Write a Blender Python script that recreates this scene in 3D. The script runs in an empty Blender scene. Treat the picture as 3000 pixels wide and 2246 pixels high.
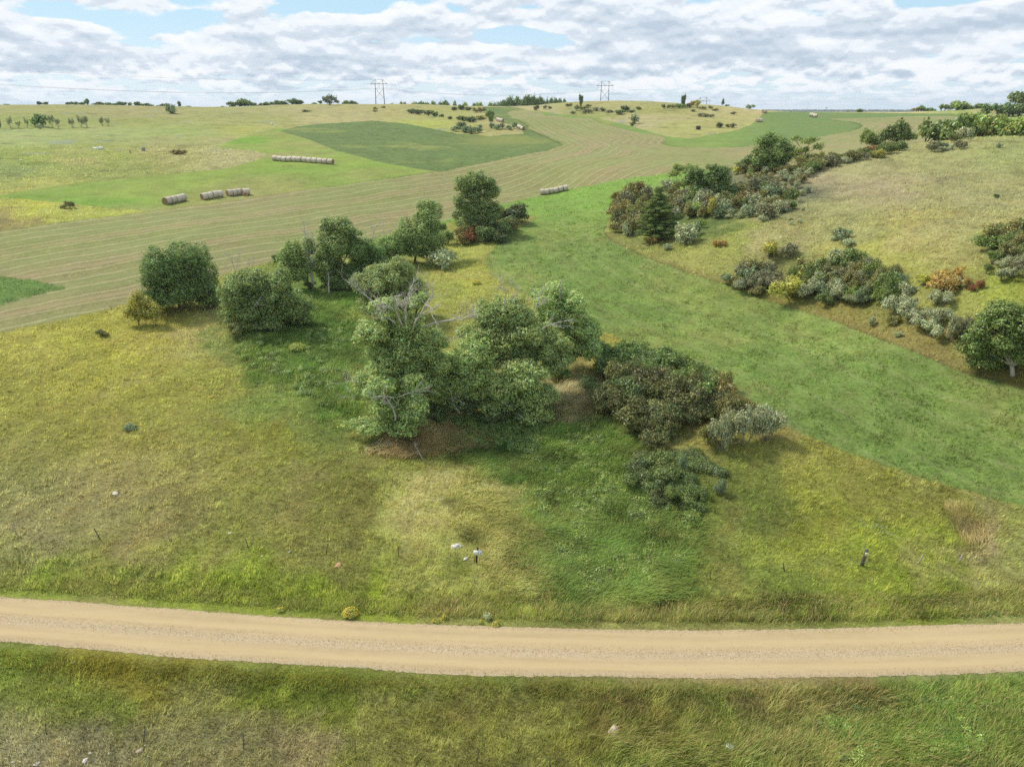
import bpy, math
import numpy as np
from math import radians, sin, cos, tan, pi

# ------------------------------------------------------------------ camera, world, sun
SC = bpy.context.scene
COL = SC.collection
H = 40.0; PITCH = radians(21.0); FPX = 2083.0; CX, CY = 1500.0, 1123.0
cam = bpy.data.cameras.new('camera'); camo = bpy.data.objects.new('camera', cam); COL.objects.link(camo)
cam.sensor_width = 36; cam.lens = 36*FPX/3000; cam.clip_start = 0.5; cam.clip_end = 30000
camo.location = (0, 0, H); camo.rotation_euler = (pi/2-PITCH, 0, 0); SC.camera = camo
SC.view_settings.view_transform = 'Standard'; SC.view_settings.look = 'None'
SC.cycles.use_denoising = False
SC.view_settings.exposure = 0.45; SC.view_settings.gamma = 1; SC.view_settings.use_curve_mapping = False
SUN_EL, SUN_AZ = radians(50), radians(-62)      # azimuth measured from +Y (view direction) towards +X
SUN_STR, SKY_STR = 3.3, 0.1
sd = bpy.data.lights.new('sun', 'SUN'); so = bpy.data.objects.new('sun', sd); COL.objects.link(so)
sd.energy = SUN_STR; sd.angle = radians(9); sd.color = (1, .95, .86)
so.rotation_euler = (pi/2-SUN_EL, 0, pi-SUN_AZ); so.location = (0, 0, 200)

def N(nt, typ, **kw):
    n = nt.nodes.new(typ)
    for k, v in kw.items():
        if k.startswith('i_'):
            key = k[2:]
            key = int(key) if key.isdigit() else key.replace('_', ' ')
            n.inputs[key].default_value = v
        else: setattr(n, k, v)
    return n
def MA(nt, op, a, b=None, c=None, clamp=False):
    n = nt.nodes.new('ShaderNodeMath'); n.operation = op; n.use_clamp = clamp
    for i, v in enumerate((a, b, c)):
        if v is None: continue
        if isinstance(v, (int, float)): n.inputs[i].default_value = v
        else: nt.links.new(v, n.inputs[i])
    return n.outputs[0]
def MIXC(nt, f, a, b, blend='MIX'):
    n = nt.nodes.new('ShaderNodeMix'); n.data_type = 'RGBA'; n.blend_type = blend
    for i, v in ((0, f), (6, a), (7, b)):
        if isinstance(v, (int, float)): n.inputs[i].default_value = v
        elif isinstance(v, tuple): n.inputs[i].default_value = (*v, 1) if len(v) == 3 else v
        else: nt.links.new(v, n.inputs[i])
    return n.outputs[2]
def MRANGE(nt, v, a, b, c=0., d=1., smooth=True):
    n = nt.nodes.new('ShaderNodeMapRange'); n.interpolation_type = 'SMOOTHSTEP' if smooth else 'LINEAR'
    for i, x in ((1, a), (2, b), (3, c), (4, d)):
        if isinstance(x, (int, float)): n.inputs[i].default_value = x
        else: nt.links.new(x, n.inputs[i])
    nt.links.new(v, n.inputs[0]); return n.outputs[0]

W = bpy.data.worlds.new('World'); SC.world = W; W.use_nodes = True
nt = W.node_tree; nt.nodes.clear()
sky = N(nt, 'ShaderNodeTexSky', sky_type='NISHITA', sun_disc=False, sun_elevation=SUN_EL, sun_rotation=SUN_AZ, altitude=600, dust_density=0.6)
tc = N(nt, 'ShaderNodeTexCoord'); sep = N(nt, 'ShaderNodeSeparateXYZ'); nt.links.new(tc.outputs['Generated'], sep.inputs[0])
X, Y, Z = sep.outputs
hr = MA(nt, 'SQRT', MA(nt, 'ADD', MA(nt, 'MULTIPLY', X, X), MA(nt, 'MULTIPLY', Y, Y)))
el = MA(nt, 'DIVIDE', Z, MA(nt, 'MAXIMUM', hr, .001))            # tan elevation
ux = MA(nt, 'DIVIDE', X, hr); uy = MA(nt, 'DIVIDE', Y, hr)
az = MA(nt, 'ARCTAN2', X, Y)
elp = MA(nt, 'ADD', MA(nt, 'MAXIMUM', el, 0.0), 0.03)
# the cloud banks: azimuth (rad), tan elevation of the flat base, half width, height, amount
BL = [(-.455,.088,.040,.022,-.8),(-.20,.128,.085,.012,-.9),(.012,.092,.06,.011,-.9),(.50,.112,.055,.007,-.7),(.27,.082,.05,.004,-.3),
      (-.62,.118,.16,.014,.5),(-.30,.134,.13,.006,.6),(-.60,.072,.13,.024,.6),(-.27,.066,.20,.020,.8),(-.10,.092,.06,.012,.5),(.05,.118,.10,.016,.5),(.17,.098,.13,.022,.8),(.34,.075,.20,.022,.8),
      (.52,.092,.14,.012,.6),(.16,.055,.12,.010,.5),(-.45,.045,.16,.007,.5),(-.02,.050,.14,.006,.4),(.45,.045,.2,.008,.5)]
bias = None
for (a, e, ra, re, amt) in BL:
    da = MA(nt, 'DIVIDE', MA(nt, 'SUBTRACT', az, a), ra); de = MA(nt, 'DIVIDE', MA(nt, 'SUBTRACT', el, e), re)
    q = MA(nt, 'MULTIPLY', MA(nt, 'ADD', MA(nt, 'MULTIPLY', da, da), MA(nt, 'MULTIPLY', de, de)), -1)
    g = MA(nt, 'MULTIPLY', MA(nt, 'EXPONENT', q), amt*.42)
    bias = g if bias is None else MA(nt, 'ADD', bias, g)
def dirnoise(dz, k1, k2, seed):
    r = []
    for k in (k1, k2):
        cb = N(nt, 'ShaderNodeCombineXYZ'); nt.links.new(MA(nt, 'MULTIPLY', ux, k), cb.inputs[0]); nt.links.new(MA(nt, 'MULTIPLY', uy, k), cb.inputs[1]); nt.links.new(MA(nt, 'MULTIPLY_ADD', el, k*2.1, seed+dz*k*2.1), cb.inputs[2])
        t_ = N(nt, 'ShaderNodeTexNoise', noise_dimensions='3D'); t_.inputs['Scale'].default_value = 1; t_.inputs['Detail'].default_value = 5; t_.inputs['Roughness'].default_value = .47; nt.links.new(cb.outputs[0], t_.inputs['Vector']); r.append(t_.outputs[0])
    f = MRANGE(nt, el, .03, .08)
    return MA(nt, 'ADD', MA(nt, 'MULTIPLY', r[0], f), MA(nt, 'MULTIPLY', r[1], MA(nt, 'SUBTRACT', 1., f)))
P0 = dirnoise(0, 15, 30, 3.1); P1 = dirnoise(.0060, 15, 30, 3.1)
d = MA(nt, 'DIVIDE', 1.15, elp); cb = N(nt, 'ShaderNodeCombineXYZ'); nt.links.new(MA(nt, 'MULTIPLY', ux, d), cb.inputs[0]); nt.links.new(MA(nt, 'MULTIPLY', uy, d), cb.inputs[1]); cb.inputs[2].default_value = 1.7
big = N(nt, 'ShaderNodeTexNoise', noise_dimensions='3D'); big.inputs['Scale'].default_value = .55; big.inputs['Detail'].default_value = 4; big.inputs['Roughness'].default_value = .5; nt.links.new(cb.outputs[0], big.inputs['Vector'])
dens = MA(nt, 'ADD', MA(nt, 'ADD', MA(nt, 'MULTIPLY', P0, 1.0), bias), MA(nt, 'MULTIPLY', MA(nt, 'SUBTRACT', big.outputs[0], .5), .9))
alpha = MRANGE(nt, dens, .42, .52)
# lit from above: where the cloud thins upward it is bright, where it thickens upward we look at its grey base
lit = MA(nt, 'ADD', MA(nt, 'MULTIPLY', MA(nt, 'SUBTRACT', P0, P1), 5.2), .56)
dedge = None
sh = MA(nt, 'ADD', lit, MA(nt, 'MULTIPLY', MA(nt, 'SUBTRACT', .62, dens), .9))
# flat bases: the banks are darkest low in their own height
low = None
for (a, e, ra, re, amt) in BL:
    if amt <= 0: continue
    da = MA(nt, 'DIVIDE', MA(nt, 'SUBTRACT', az, a), ra*.95); de = MA(nt, 'DIVIDE', MA(nt, 'SUBTRACT', el, e-re*.75), re*.55)
    q = MA(nt, 'MULTIPLY', MA(nt, 'ADD', MA(nt, 'MULTIPLY', da, da), MA(nt, 'MULTIPLY', de, de)), -1); g = MA(nt, 'MULTIPLY', MA(nt, 'EXPONENT', q), amt*.40)
    low = g if low is None else MA(nt, 'ADD', low, g)
cb = N(nt, 'ShaderNodeCombineXYZ'); nt.links.new(MA(nt, 'MULTIPLY', ux, 7), cb.inputs[0]); nt.links.new(MA(nt, 'MULTIPLY', uy, 7), cb.inputs[1]); nt.links.new(MA(nt, 'MULTIPLY', el, 62.), cb.inputs[2])
band = N(nt, 'ShaderNodeTexNoise', noise_dimensions='3D'); band.inputs['Scale'].default_value = 1; band.inputs['Detail'].default_value = 3; nt.links.new(cb.outputs[0], band.inputs['Vector'])
sh = MA(nt, 'SUBTRACT', MA(nt, 'ADD', sh, MA(nt, 'MULTIPLY', MA(nt, 'SUBTRACT', band.outputs[0], .47), MRANGE(nt, el, .02, .09, 2.6, .9))), low)
cr = N(nt, 'ShaderNodeValToRGB'); r_ = cr.color_ramp; r_.interpolation = 'EASE'; r_.elements[0].position = .0; r_.elements[0].color = (.43, .51, .60, 1); r_.elements[1].position = 1.0; r_.elements[1].color = (.80, .815, .84, 1)
e_ = r_.elements.new(.42); e_.color = (.56, .625, .70, 1); e_ = r_.elements.new(.68); e_.color = (.72, .76, .805, 1); nt.links.new(MA(nt, 'MULTIPLY_ADD', sh, .8, .16), cr.inputs[0])
skyc = MIXC(nt, 1.0, sky.outputs[0], (SKY_STR,)*3, 'MULTIPLY')
blue = MIXC(nt, MRANGE(nt, el, 0, .15), (.58, .71, .80), (.43, .65, .80))
cur = MIXC(nt, .8, skyc, blue); cur = MIXC(nt, MA(nt, 'MULTIPLY', alpha, .97), cur, cr.outputs[0])
cur = MIXC(nt, MRANGE(nt, el, 0.0, .04, .5, 0), cur, (.62, .71, .785))
bg = N(nt, 'ShaderNodeBackground'); nt.links.new(cur, bg.inputs[0]); bg.inputs[1].default_value = .91
out = N(nt, 'ShaderNodeOutputWorld'); nt.links.new(bg.outputs[0], out.inputs[0])
W.cycles.sampling_method = 'MANUAL'; W.cycles.sample_map_resolution = 256
# ------------------------------------------------------------------ projection and noise
def dirs(px, py):
    px = np.asarray(px, float); py = np.asarray(py, float)
    a = (px-CX)/FPX; b = (CY-py)/FPX
    return a, cos(PITCH)+b*sin(PITCH), -sin(PITCH)+b*cos(PITCH)
def project(x, y, z):
    zz = z-H; f = y*cos(PITCH)-zz*sin(PITCH); u = y*sin(PITCH)+zz*cos(PITCH)
    f = np.maximum(f, 1e-3)
    return CX+FPX*x/f, CY-FPX*u/f
_P = np.random.default_rng(11).random((256, 256))
def vnoise(x, y):
    xi = np.floor(x).astype(np.int64); yi = np.floor(y).astype(np.int64); fx = x-xi; fy = y-yi
    fx = fx*fx*(3-2*fx); fy = fy*fy*(3-2*fy); x0 = xi & 255; x1 = (xi+1) & 255; y0 = yi & 255; y1 = (yi+1) & 255
    return (_P[x0, y0]*(1-fx)+_P[x1, y0]*fx)*(1-fy)+(_P[x0, y1]*(1-fx)+_P[x1, y1]*fx)*fy
def fbm(x, y, s, o=4, seed=0.):
    v = 0; a = 1; t = 0; x = x/s+seed*17.3; y = y/s+seed*9.1
    for k in range(o):
        v = v+a*vnoise(x, y); t += a; a *= .5; x, y = x*1.9+y*.6+3.1, y*1.9-x*.6+7.7
    return v/t-.5
def sstep(a, b, x):
    t = np.clip((x-a)/(b-a), 0, 1); return t*t*(3-2*t)

# ------------------------------------------------------------------ terrain: thin-plate surface through surveyed points
CPZ = [  # (px, py, ground height)
 (0,2200,0),(700,2230,-.3),(1500,2246,-.6),(2300,2246,-.6),(3000,2246,.2),
 (0,1815,0),(500,1850,0),(1000,1888,0),(1500,1907,0),(2000,1920,0),(2500,1911,0),(3000,1895,0),
 (0,1600,1.2),(700,1620,1.2),(1400,1640,.4),(1650,1700,-.9),(2000,1690,-.2),(2530,1640,1.),(3000,1600,1.2),
 (0,1300,3.8),(500,1300,4.0),(900,1350,3.0),(1250,1400,1.6),(1600,1400,.6),(1900,1450,1.6),(2300,1400,3.2),(3000,1440,3.6),
 (0,970,9.0),(350,900,9.5),(600,1050,7.5),(900,1080,6.0),(1250,1150,4.2),(1700,1200,4.0),(2100,1150,6.2),(2500,1150,7.2),(3000,1150,9.5),
 (0,800,13.),(350,780,13.),(700,700,14.6),(950,900,8.2),(1050,800,9.6),(1350,880,8.2),(1350,720,11.),(1700,900,8.5),(2000,830,11.),(2400,940,9.8),(2800,1070,10.2),
 (0,650,18.),(480,600,18.6),(1000,600,17.2),(1420,590,16.4),(1600,555,17.6),(1600,700,13.),(1800,640,14.8),(1910,690,14.5),
 (2100,740,15.5),(2400,780,15.6),(2700,820,17.),(3000,850,18.5),(2300,650,20.),(2700,650,22.5),(3000,650,23.5),
]
CPD = [  # (px, py, horizontal distance)
 (0,500,262),(300,520,245),(640,475,262),(900,470,262),(1250,503,232),(0,430,330),(290,430,330),(640,420,335),(100,370,405),(350,370,400),
 (0,311,560),(200,309,560),(450,314,560),(600,319,560),(800,310,550),(1000,307,560),(1250,309,575),(1450,312,600),(700,350,450),(900,390,370),(1150,345,450),(1200,420,325),
 (1120,322,535),(1350,345,440),(1500,365,400),(1530,385,380),(1450,395,365),(1650,425,312),(1500,330,520),(1540,322,560),
 (1560,312,560),(1720,297,560),(1900,299,560),(2050,307,560),(2130,312,560),(2230,325,570),(1750,355,440),(1900,350,440),(2050,380,395),(2165,381,395),(2225,355,440),
 (1950,405,345),(2000,435,308),(2250,420,325),(2500,385,390),(2530,350,470),(2300,345,500),(2300,329,640),(2600,331,660),(2850,336,660),(2850,350,520),(2850,395,380),(3000,400,350),(2950,330,560),(3000,310,600),
 (1750,500,228),(1950,510,222),(2100,480,245),
 (2050,600,172),(2200,590,175),(2330,540,186),(2300,488,203),(2420,470,208),(2600,440,218),(2800,415,226),(3000,405,232),(2700,520,186),(2500,560,176),(3000,520,186),
 (2250,480,248),(2500,433,262),(2800,412,275),
]
def build_tps():
    P = []; Zs = []
    for px, py, z in CPZ:
        a, y, zz = dirs(px, py); t = (z-H)/zz; P.append((a*t, y*t)); Zs.append(z)
    for px, py, D in CPD:
        a, y, zz = dirs(px, py); hh = math.hypot(a, y); P.append((a/hh*D, y/hh*D)); Zs.append(H+D*zz/hh)
    for x, y, z in [(-60,0,.5),(0,0,-1),(60,0,.5),(-150,-60,4),(150,-60,4),(0,-120,3),(-160,60,5),(190,70,9),(-320,250,24),(-520,330,40),(330,150,24),(420,300,30),(520,420,42),(-700,500,42),(0,700,33),(-400,700,36),(300,720,34),
                    (160,175,31.),(205,190,27.)]:
        P.append((x, y)); Zs.append(z)
    P = np.array(P)/100.; Zs = np.array(Zs); n = len(P)
    r2 = ((P[:, None]-P[None])**2).sum(-1); K = .5*r2*np.log(r2+1e-12)+np.eye(n)*.004
    A = np.zeros((n+3, n+3)); A[:n, :n] = K; A[:n, n] = 1; A[:n, n+1:] = P; A[n, :n] = 1; A[n+1:, :n] = P.T
    w = np.linalg.solve(A, np.concatenate([Zs, np.zeros(3)])); return P, w, Zs
TP, TW, TZ = build_tps()
def tps(x, y):
    x = np.asarray(x, float); sh = x.shape; x = x.ravel()/100.; y = np.asarray(y, float).ravel()/100.
    z = TW[-3]+TW[-2]*x+TW[-1]*y
    for i in range(len(TP)):
        r2 = (x-TP[i, 0])**2+(y-TP[i, 1])**2
        z += TW[i]*.5*r2*np.log(r2+1e-12)
    return z.reshape(sh)
# road centre line (built where the gravel lies: height 0)
def ground0(px, py, z=0.):
    a, y, zz = dirs(px, py); t = (z-H)/zz; return a*t, y*t
_c = [(-900,1690,1830),(-400,1722,1852),(0,1751,1873),(500,1786,1914),(1000,1824,1951),(1500,1846,1969),(2000,1858,1980),(2500,1850,1973),(3000,1832,1958),(3400,1812,1930),(3900,1780,1880)]
RC = []; RW = []
for px, a, b in _c:
    p = np.array(ground0(px, a)); q = np.array(ground0(px, b)); RC.append((p+q)/2); RW.append(np.linalg.norm(p-q)/2)
RC = np.array(RC); RW = np.array(RW)
s_ = np.linspace(0, len(RC)-1, 121); i_ = np.arange(len(RC))
def _smooth(v):
    w = np.interp(s_, i_, v)
    for _ in range(60): w[1:-1] = (w[:-2]+w[1:-1]*2+w[2:])/4
    return w
RX, RY = _smooth(RC[:, 0]), _smooth(RC[:, 1]); RHW = float(np.mean(RW[2:9]))
RLX = np.concatenate([[RX[0]+(RX[0]-RX[1])*200], RX, [RX[-1]+(RX[-1]-RX[-2])*200]]); RLY = np.concatenate([[RY[0]+(RY[0]-RY[1])*200], RY, [RY[-1]+(RY[-1]-RY[-2])*200]])
def dist_poly(x, y, PX, PY, close=False):
    x = np.asarray(x, float); d = np.full(x.shape, 1e12); n = len(PX)
    for i in range(n if close else n-1):
        ax, ay = PX[i], PY[i]; bx, by = PX[(i+1) % n]-ax, PY[(i+1) % n]-ay; L = bx*bx+by*by+1e-12
        t = np.clip(((x-ax)*bx+(y-ay)*by)/L, 0, 1); dd = (x-ax-t*bx)**2+(y-ay-t*by)**2; d = np.minimum(d, dd)
    return np.sqrt(d)
def terrain(x, y):
    x = np.asarray(x, float); y = np.asarray(y, float); r = np.hypot(x, y)
    z = np.clip(tps(x, y), -3, 60)
    z = z+fbm(x, y, 60, 3, 1)*1.6*sstep(120, 300, r)+fbm(x, y, 14, 3, 2)*.7*sstep(30, 90, r)*(1-.5*sstep(300, 500, r))+fbm(x, y, 2.5, 2, 3)*.22
    farz = 30+fbm(x, y, 900, 3, 4)*6*sstep(900, 2500, r)*(1-sstep(2500, 4500, r))
    z = z*(1-sstep(700, 1000, r))+farz*sstep(700, 1000, r)
    rd = dist_poly(x, y, RLX[::3], RLY[::3])
    w = sstep(RHW+4.5, RHW+.6, rd)
    return z*(1-w)+(-.05)*w-.45*np.exp(-((rd-RHW-3.2)/1.5)**2)
def Wp(px, py, n=700):
    """first point of the ground along the line of sight through a pixel of the photograph"""
    a, y, zz = dirs(px, py); hh = math.hypot(a, y); D = np.geomspace(25, 900, n)
    x, yy = a/hh*D, y/hh*D; g = terrain(x, yy); ray = H+D*zz/hh
    k = np.nonzero(ray <= g)[0]
    if len(k) == 0: k = [int(np.argmin(ray-g))]
    k = k[0]; lo, hi = D[max(k-1, 0)], D[k]
    if k > 0:
        g0, g1 = ray[k-1]-g[k-1], ray[k]-g[k]; f = g0/(g0-g1+1e-9) if g0 > 0 else 1
        d = lo+(hi-lo)*min(max(f, 0), 1)
    else: d = hi
    px_, py_ = float(a/hh*d), float(y/hh*d); return px_, py_, float(terrain(np.array([px_]), np.array([py_]))[0]), float(d)
def Wd(px, D):
    """ground point at a known distance in a known direction"""
    a, y, _ = dirs(px, 320); hh = math.hypot(a, y); x_, y_ = float(a/hh*D), float(y/hh*D)
    return x_, y_, float(terrain(np.array([x_]), np.array([y_]))[0]), D
def zat(px, py, D):
    a, y, zz = dirs(px, py); return float(H+D*zz/math.hypot(a, y))
def mpp(px, py, D):
    """metres per photo pixel at that place"""
    a, y, zz = dirs(px, py); return D/math.hypot(a, y)/FPX

# ------------------------------------------------------------------ fields and colours of the ground cover
def lin(c):
    c = np.asarray(c, float)/255.; return np.where(c <= .04045, c/12.92, ((c+.055)/1.055)**2.4)
STUB = [(-900,800),(0,678),(170,654),(305,637),(440,620),(610,600),(750,577),(885,558),(1090,530),(1292,503),(1500,462),(1602,442),(1651,424),(1640,416),(1602,400),(1547,376),(1552,366),(1520,351),(1500,346),(1485,332),(1500,324),(1544,324),(1602,339),(1670,345),(1734,347),(1754,359),(1805,373),(1873,390),(1930,398),(1950,404),(1950,410),(1934,420),(1960,428),(2008,432),(2093,434),(2170,430),(2250,422),(2385,403),(2487,386),(2520,376),(2528,369),(2520,362),(2504,358),(2430,349),(2531,346),(2690,342),(2792,342),(2843,347),(2826,366),(2800,420),(2500,500),(2250,540),(2130,491),(1975,507),(1890,515),(1771,534),(1670,556),(1551,580),(1467,600),(1325,640),(1157,683),(1100,695),(1000,725),(800,765),(668,800),(560,830),(386,888),(190,935),(0,974),(-900,1180)]
DARK = [(820,385),(865,371),(960,362),(1089,354),(1191,363),(1259,376),(1343,393),(1430,399),(1535,392),(1530,383),(1500,368),(1479,361),(1448,350),(1428,333),(1410,322),(1415,313),(1500,313),(1548,322),(1500,325),(1485,332),(1500,346),(1520,351),(1552,366),(1547,376),(1602,400),(1640,416),(1651,424),(1602,442),(1500,461),(1292,503),(1215,493),(1110,475),(985,441),(900,407)]
BRIGHT = [(634,430),(690,408),(750,391),(820,376),(850,378),(900,407),(985,441),(1110,475),(1215,493),(1292,503),(1090,530),(885,558),(750,577),(610,600),(440,620),(339,614),(203,596),(60,582),(-300,590),(-300,578),(0,573),(136,549),(271,532),(441,515),(644,498),(750,471),(784,455),(750,443)]
GREEN2 = [(1560,322),(1640,336),(1700,340),(1760,348),(1850,370),(1940,397),(2013,406),(2050,401),(2161,381),(2200,366),(2225,345),(2240,328),(2300,328),(2600,331),(2830,335),(2860,350),(2790,341),(2690,341),(2531,346),(2430,349),(2504,358),(2520,362),(2528,369),(2520,376),(2487,386),(2385,403),(2250,422),(2170,430),(2093,434),(2008,432),(1960,428),(1934,420),(1950,410),(1950,404),(1930,398),(1873,390),(1805,373),(1754,359),(1734,347),(1670,345),(1602,338)]
ALF = [(1100,695),(1157,683),(1325,640),(1467,600),(1551,580),(1670,556),(1771,534),(1890,515),(1975,507),(2130,491),(2130,540),(1960,560),(1900,570),(1805,593),(1785,637),(1768,684),(1791,705),(1877,747),(1927,767),(2012,800),(2200,862),(2345,910),(2453,946),(2536,975),(2634,1018),(2742,1058),(2815,1090),(3000,1141),(3500,1260),(3500,1650),(3000,1485),(2700,1400),(2441,1308),(2298,1250),(2081,1128),(1962,1085),(1889,1034),(1806,985),(1750,963),(1640,910),(1543,866),(1473,828),(1442,803),(1421,780),(1420,758),(1457,717),(1495,682),(1575,640),(1560,632),(1500,630),(1400,640),(1300,655),(1200,690),(1100,720)]
TRI = [(-300,790),(0,810),(100,822),(195,842),(90,870),(0,893),(-300,960)]
def arr(p): return np.array(p, float)
def pip(u, v, P):
    P = arr(P); ins = np.zeros(u.shape, bool); n = len(P)
    for i in range(n):
        x0, y0 = P[i]; x1, y1 = P[(i+1) % n]
        if y0 == y1: continue
        c = ((y0 > v) != (y1 > v)) & (u < (x1-x0)*(v-y0)/(y1-y0)+x0); ins ^= c
    return ins
# samples of the wild grassland colour seen from above (sRGB)
SM = """100 1000 150 150 70;300 1000 148 150 64;300 1150 140 142 62;300 1250 132 132 62;700 1300 124 130 54;200 1500 128 130 78;500 1600 122 122 70;60 1600 138 136 90;100 1700 125 148 58
1000 1650 122 126 64;1000 1450 118 120 60;1200 1350 128 138 62;1300 1480 155 160 88;1400 1420 172 168 104;1500 1600 165 162 95;1600 1400 96 135 60;1800 1550 86 132 54;1650 1620 120 150 75;1700 1300 68 125 45;1900 1350 84 112 46
2000 1400 98 112 50;2200 1400 112 122 56;2400 1500 128 135 56;2600 1600 132 145 56;2850 1560 160 148 105;2950 1600 138 145 80;2700 1730 120 138 50;2300 1740 112 130 56;2000 1740 120 128 62;1700 1740 140 144 78
700 1740 122 142 52;1100 1760 128 146 52;400 1700 118 132 56;100 1940 108 130 52;350 1950 128 126 50;200 2050 106 116 50;60 2220 140 134 96;300 2220 138 132 92;600 2220 130 126 82;900 2220 138 128 88;1000 2030 106 118 46;1300 2150 128 132 70
1600 2010 78 108 34;1500 2090 112 118 52;1700 2100 120 118 62;1900 2180 122 132 60;2100 2060 124 118 68;2100 2220 130 150 76;2500 2150 118 138 64;2400 2050 118 112 66;2700 2100 106 138 62;2900 2010 102 130 66;2950 2200 118 124 68;2600 2000 104 128 62
800 1060 96 126 60;950 880 84 135 56;1000 1000 76 118 54;720 1000 92 128 56;600 980 150 146 84;560 1120 142 146 70;850 1180 108 132 62;1000 1230 84 118 50;450 1000 150 148 70;1250 830 140 150 72;1350 830 152 158 72;1400 740 150 156 76;1400 880 142 146 74
1300 950 134 140 68;1450 950 136 144 70;1800 1010 148 142 66;1920 1080 146 152 56;1330 1290 156 152 96;1200 1310 154 150 94;1090 1300 120 130 66;1500 1310 66 108 45;1500 1220 62 96 42;1700 1170 138 136 84;1100 1380 122 130 62;2380 1330 134 136 66;2150 1200 150 142 80
2600 1430 128 132 60;2900 1520 128 138 66;2350 520 168 150 114;2600 560 164 146 110;2780 560 152 143 96;2950 450 152 150 94;2500 660 154 146 96;2300 700 150 148 96;2080 760 146 150 80;2700 700 154 150 92;2950 700 146 148 90;2580 740 152 156 80;2560 770 150 154 78
2800 920 142 148 76;2500 850 98 120 58;2300 820 100 118 56;2450 930 136 130 68;2200 855 140 138 66;2650 1010 138 132 74;2950 1140 124 122 54;2700 450 158 150 98;2450 480 166 154 106;2150 700 140 148 76;2900 620 154 146 98;2900 830 142 156 66;2150 560 112 112 84;2300 560 110 108 84;2050 640 100 114 60
100 320 158 150 90;100 350 148 150 78;400 330 160 148 96;400 360 148 148 78;700 340 156 150 90;100 400 158 162 98;350 390 158 160 96;550 390 150 158 86;500 440 158 148 92;700 450 168 155 108;300 450 150 150 78;300 500 142 142 78;100 470 140 148 68;100 530 164 158 84;60 500 132 140 84
100 610 178 172 72;330 625 164 165 72;30 655 150 134 84;200 640 160 158 80;900 330 170 156 104;1000 340 172 158 106;1150 335 170 156 98;1280 345 160 156 86;1400 375 160 154 84;1480 370 178 160 112;1250 363 168 166 80;950 353 176 160 108;800 350 156 152 86;700 380 166 160 84
1570 320 176 160 112;1700 320 152 148 84;1800 310 168 156 100;1900 325 158 152 84;1900 345 178 162 112;2000 370 166 160 92;2120 360 170 158 96;2190 345 172 160 100;1850 360 178 162 116;1750 340 150 150 84;2210 330 186 166 112;2900 328 178 160 110;2980 345 150 160 80;2900 360 156 172 84;2600 327 200 176 120;2850 333 150 160 80"""
SM = np.array([[float(v) for v in s.split()] for s in SM.replace('\n', ';').split(';')])
_g = SM[:, 2:].copy(); _ex = np.clip(_g[:, 1]-_g[:, 0]-12, 0, 60); _g[:, 0] += _ex*.55; _g[:, 2] += _ex*.12
_f = SM[:, 1] < 700; _g[_f, 0] *= .955; _g[_f, 1] *= .99
_n = ~_f; _g[_n, 0] *= 1.015; _g[_n, 1] *= .985; _g[_n, 2] *= 1.02; _s = SM[:, 1] > 2150; _g[_s, 0] *= .97
SMC = lin(_g)*1.30
_VY = [-400,250,400,600,900,2400]; _VV = [-3000,-1950,-1050,-450,0,1800]
def wild(u, v):
    vv = np.interp(v, _VY, _VV); sv = np.interp(SM[:, 1], _VY, _VV)
    acc = np.zeros(u.shape+(3,)); ws = np.zeros(u.shape)
    for i in range(len(SM)):
        d2 = (u-SM[i, 0])**2+(vv-sv[i])**2; w = 1/(d2+55**2)**2
        acc += w[..., None]*SMC[i]; ws += w
    return acc/ws[..., None]
KG = .62
def shade_noise(c, n, amt):
    return c*(1+amt*n)[..., None]
ALO, AHI = lin((122,147,72)), lin((142,158,80))
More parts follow.
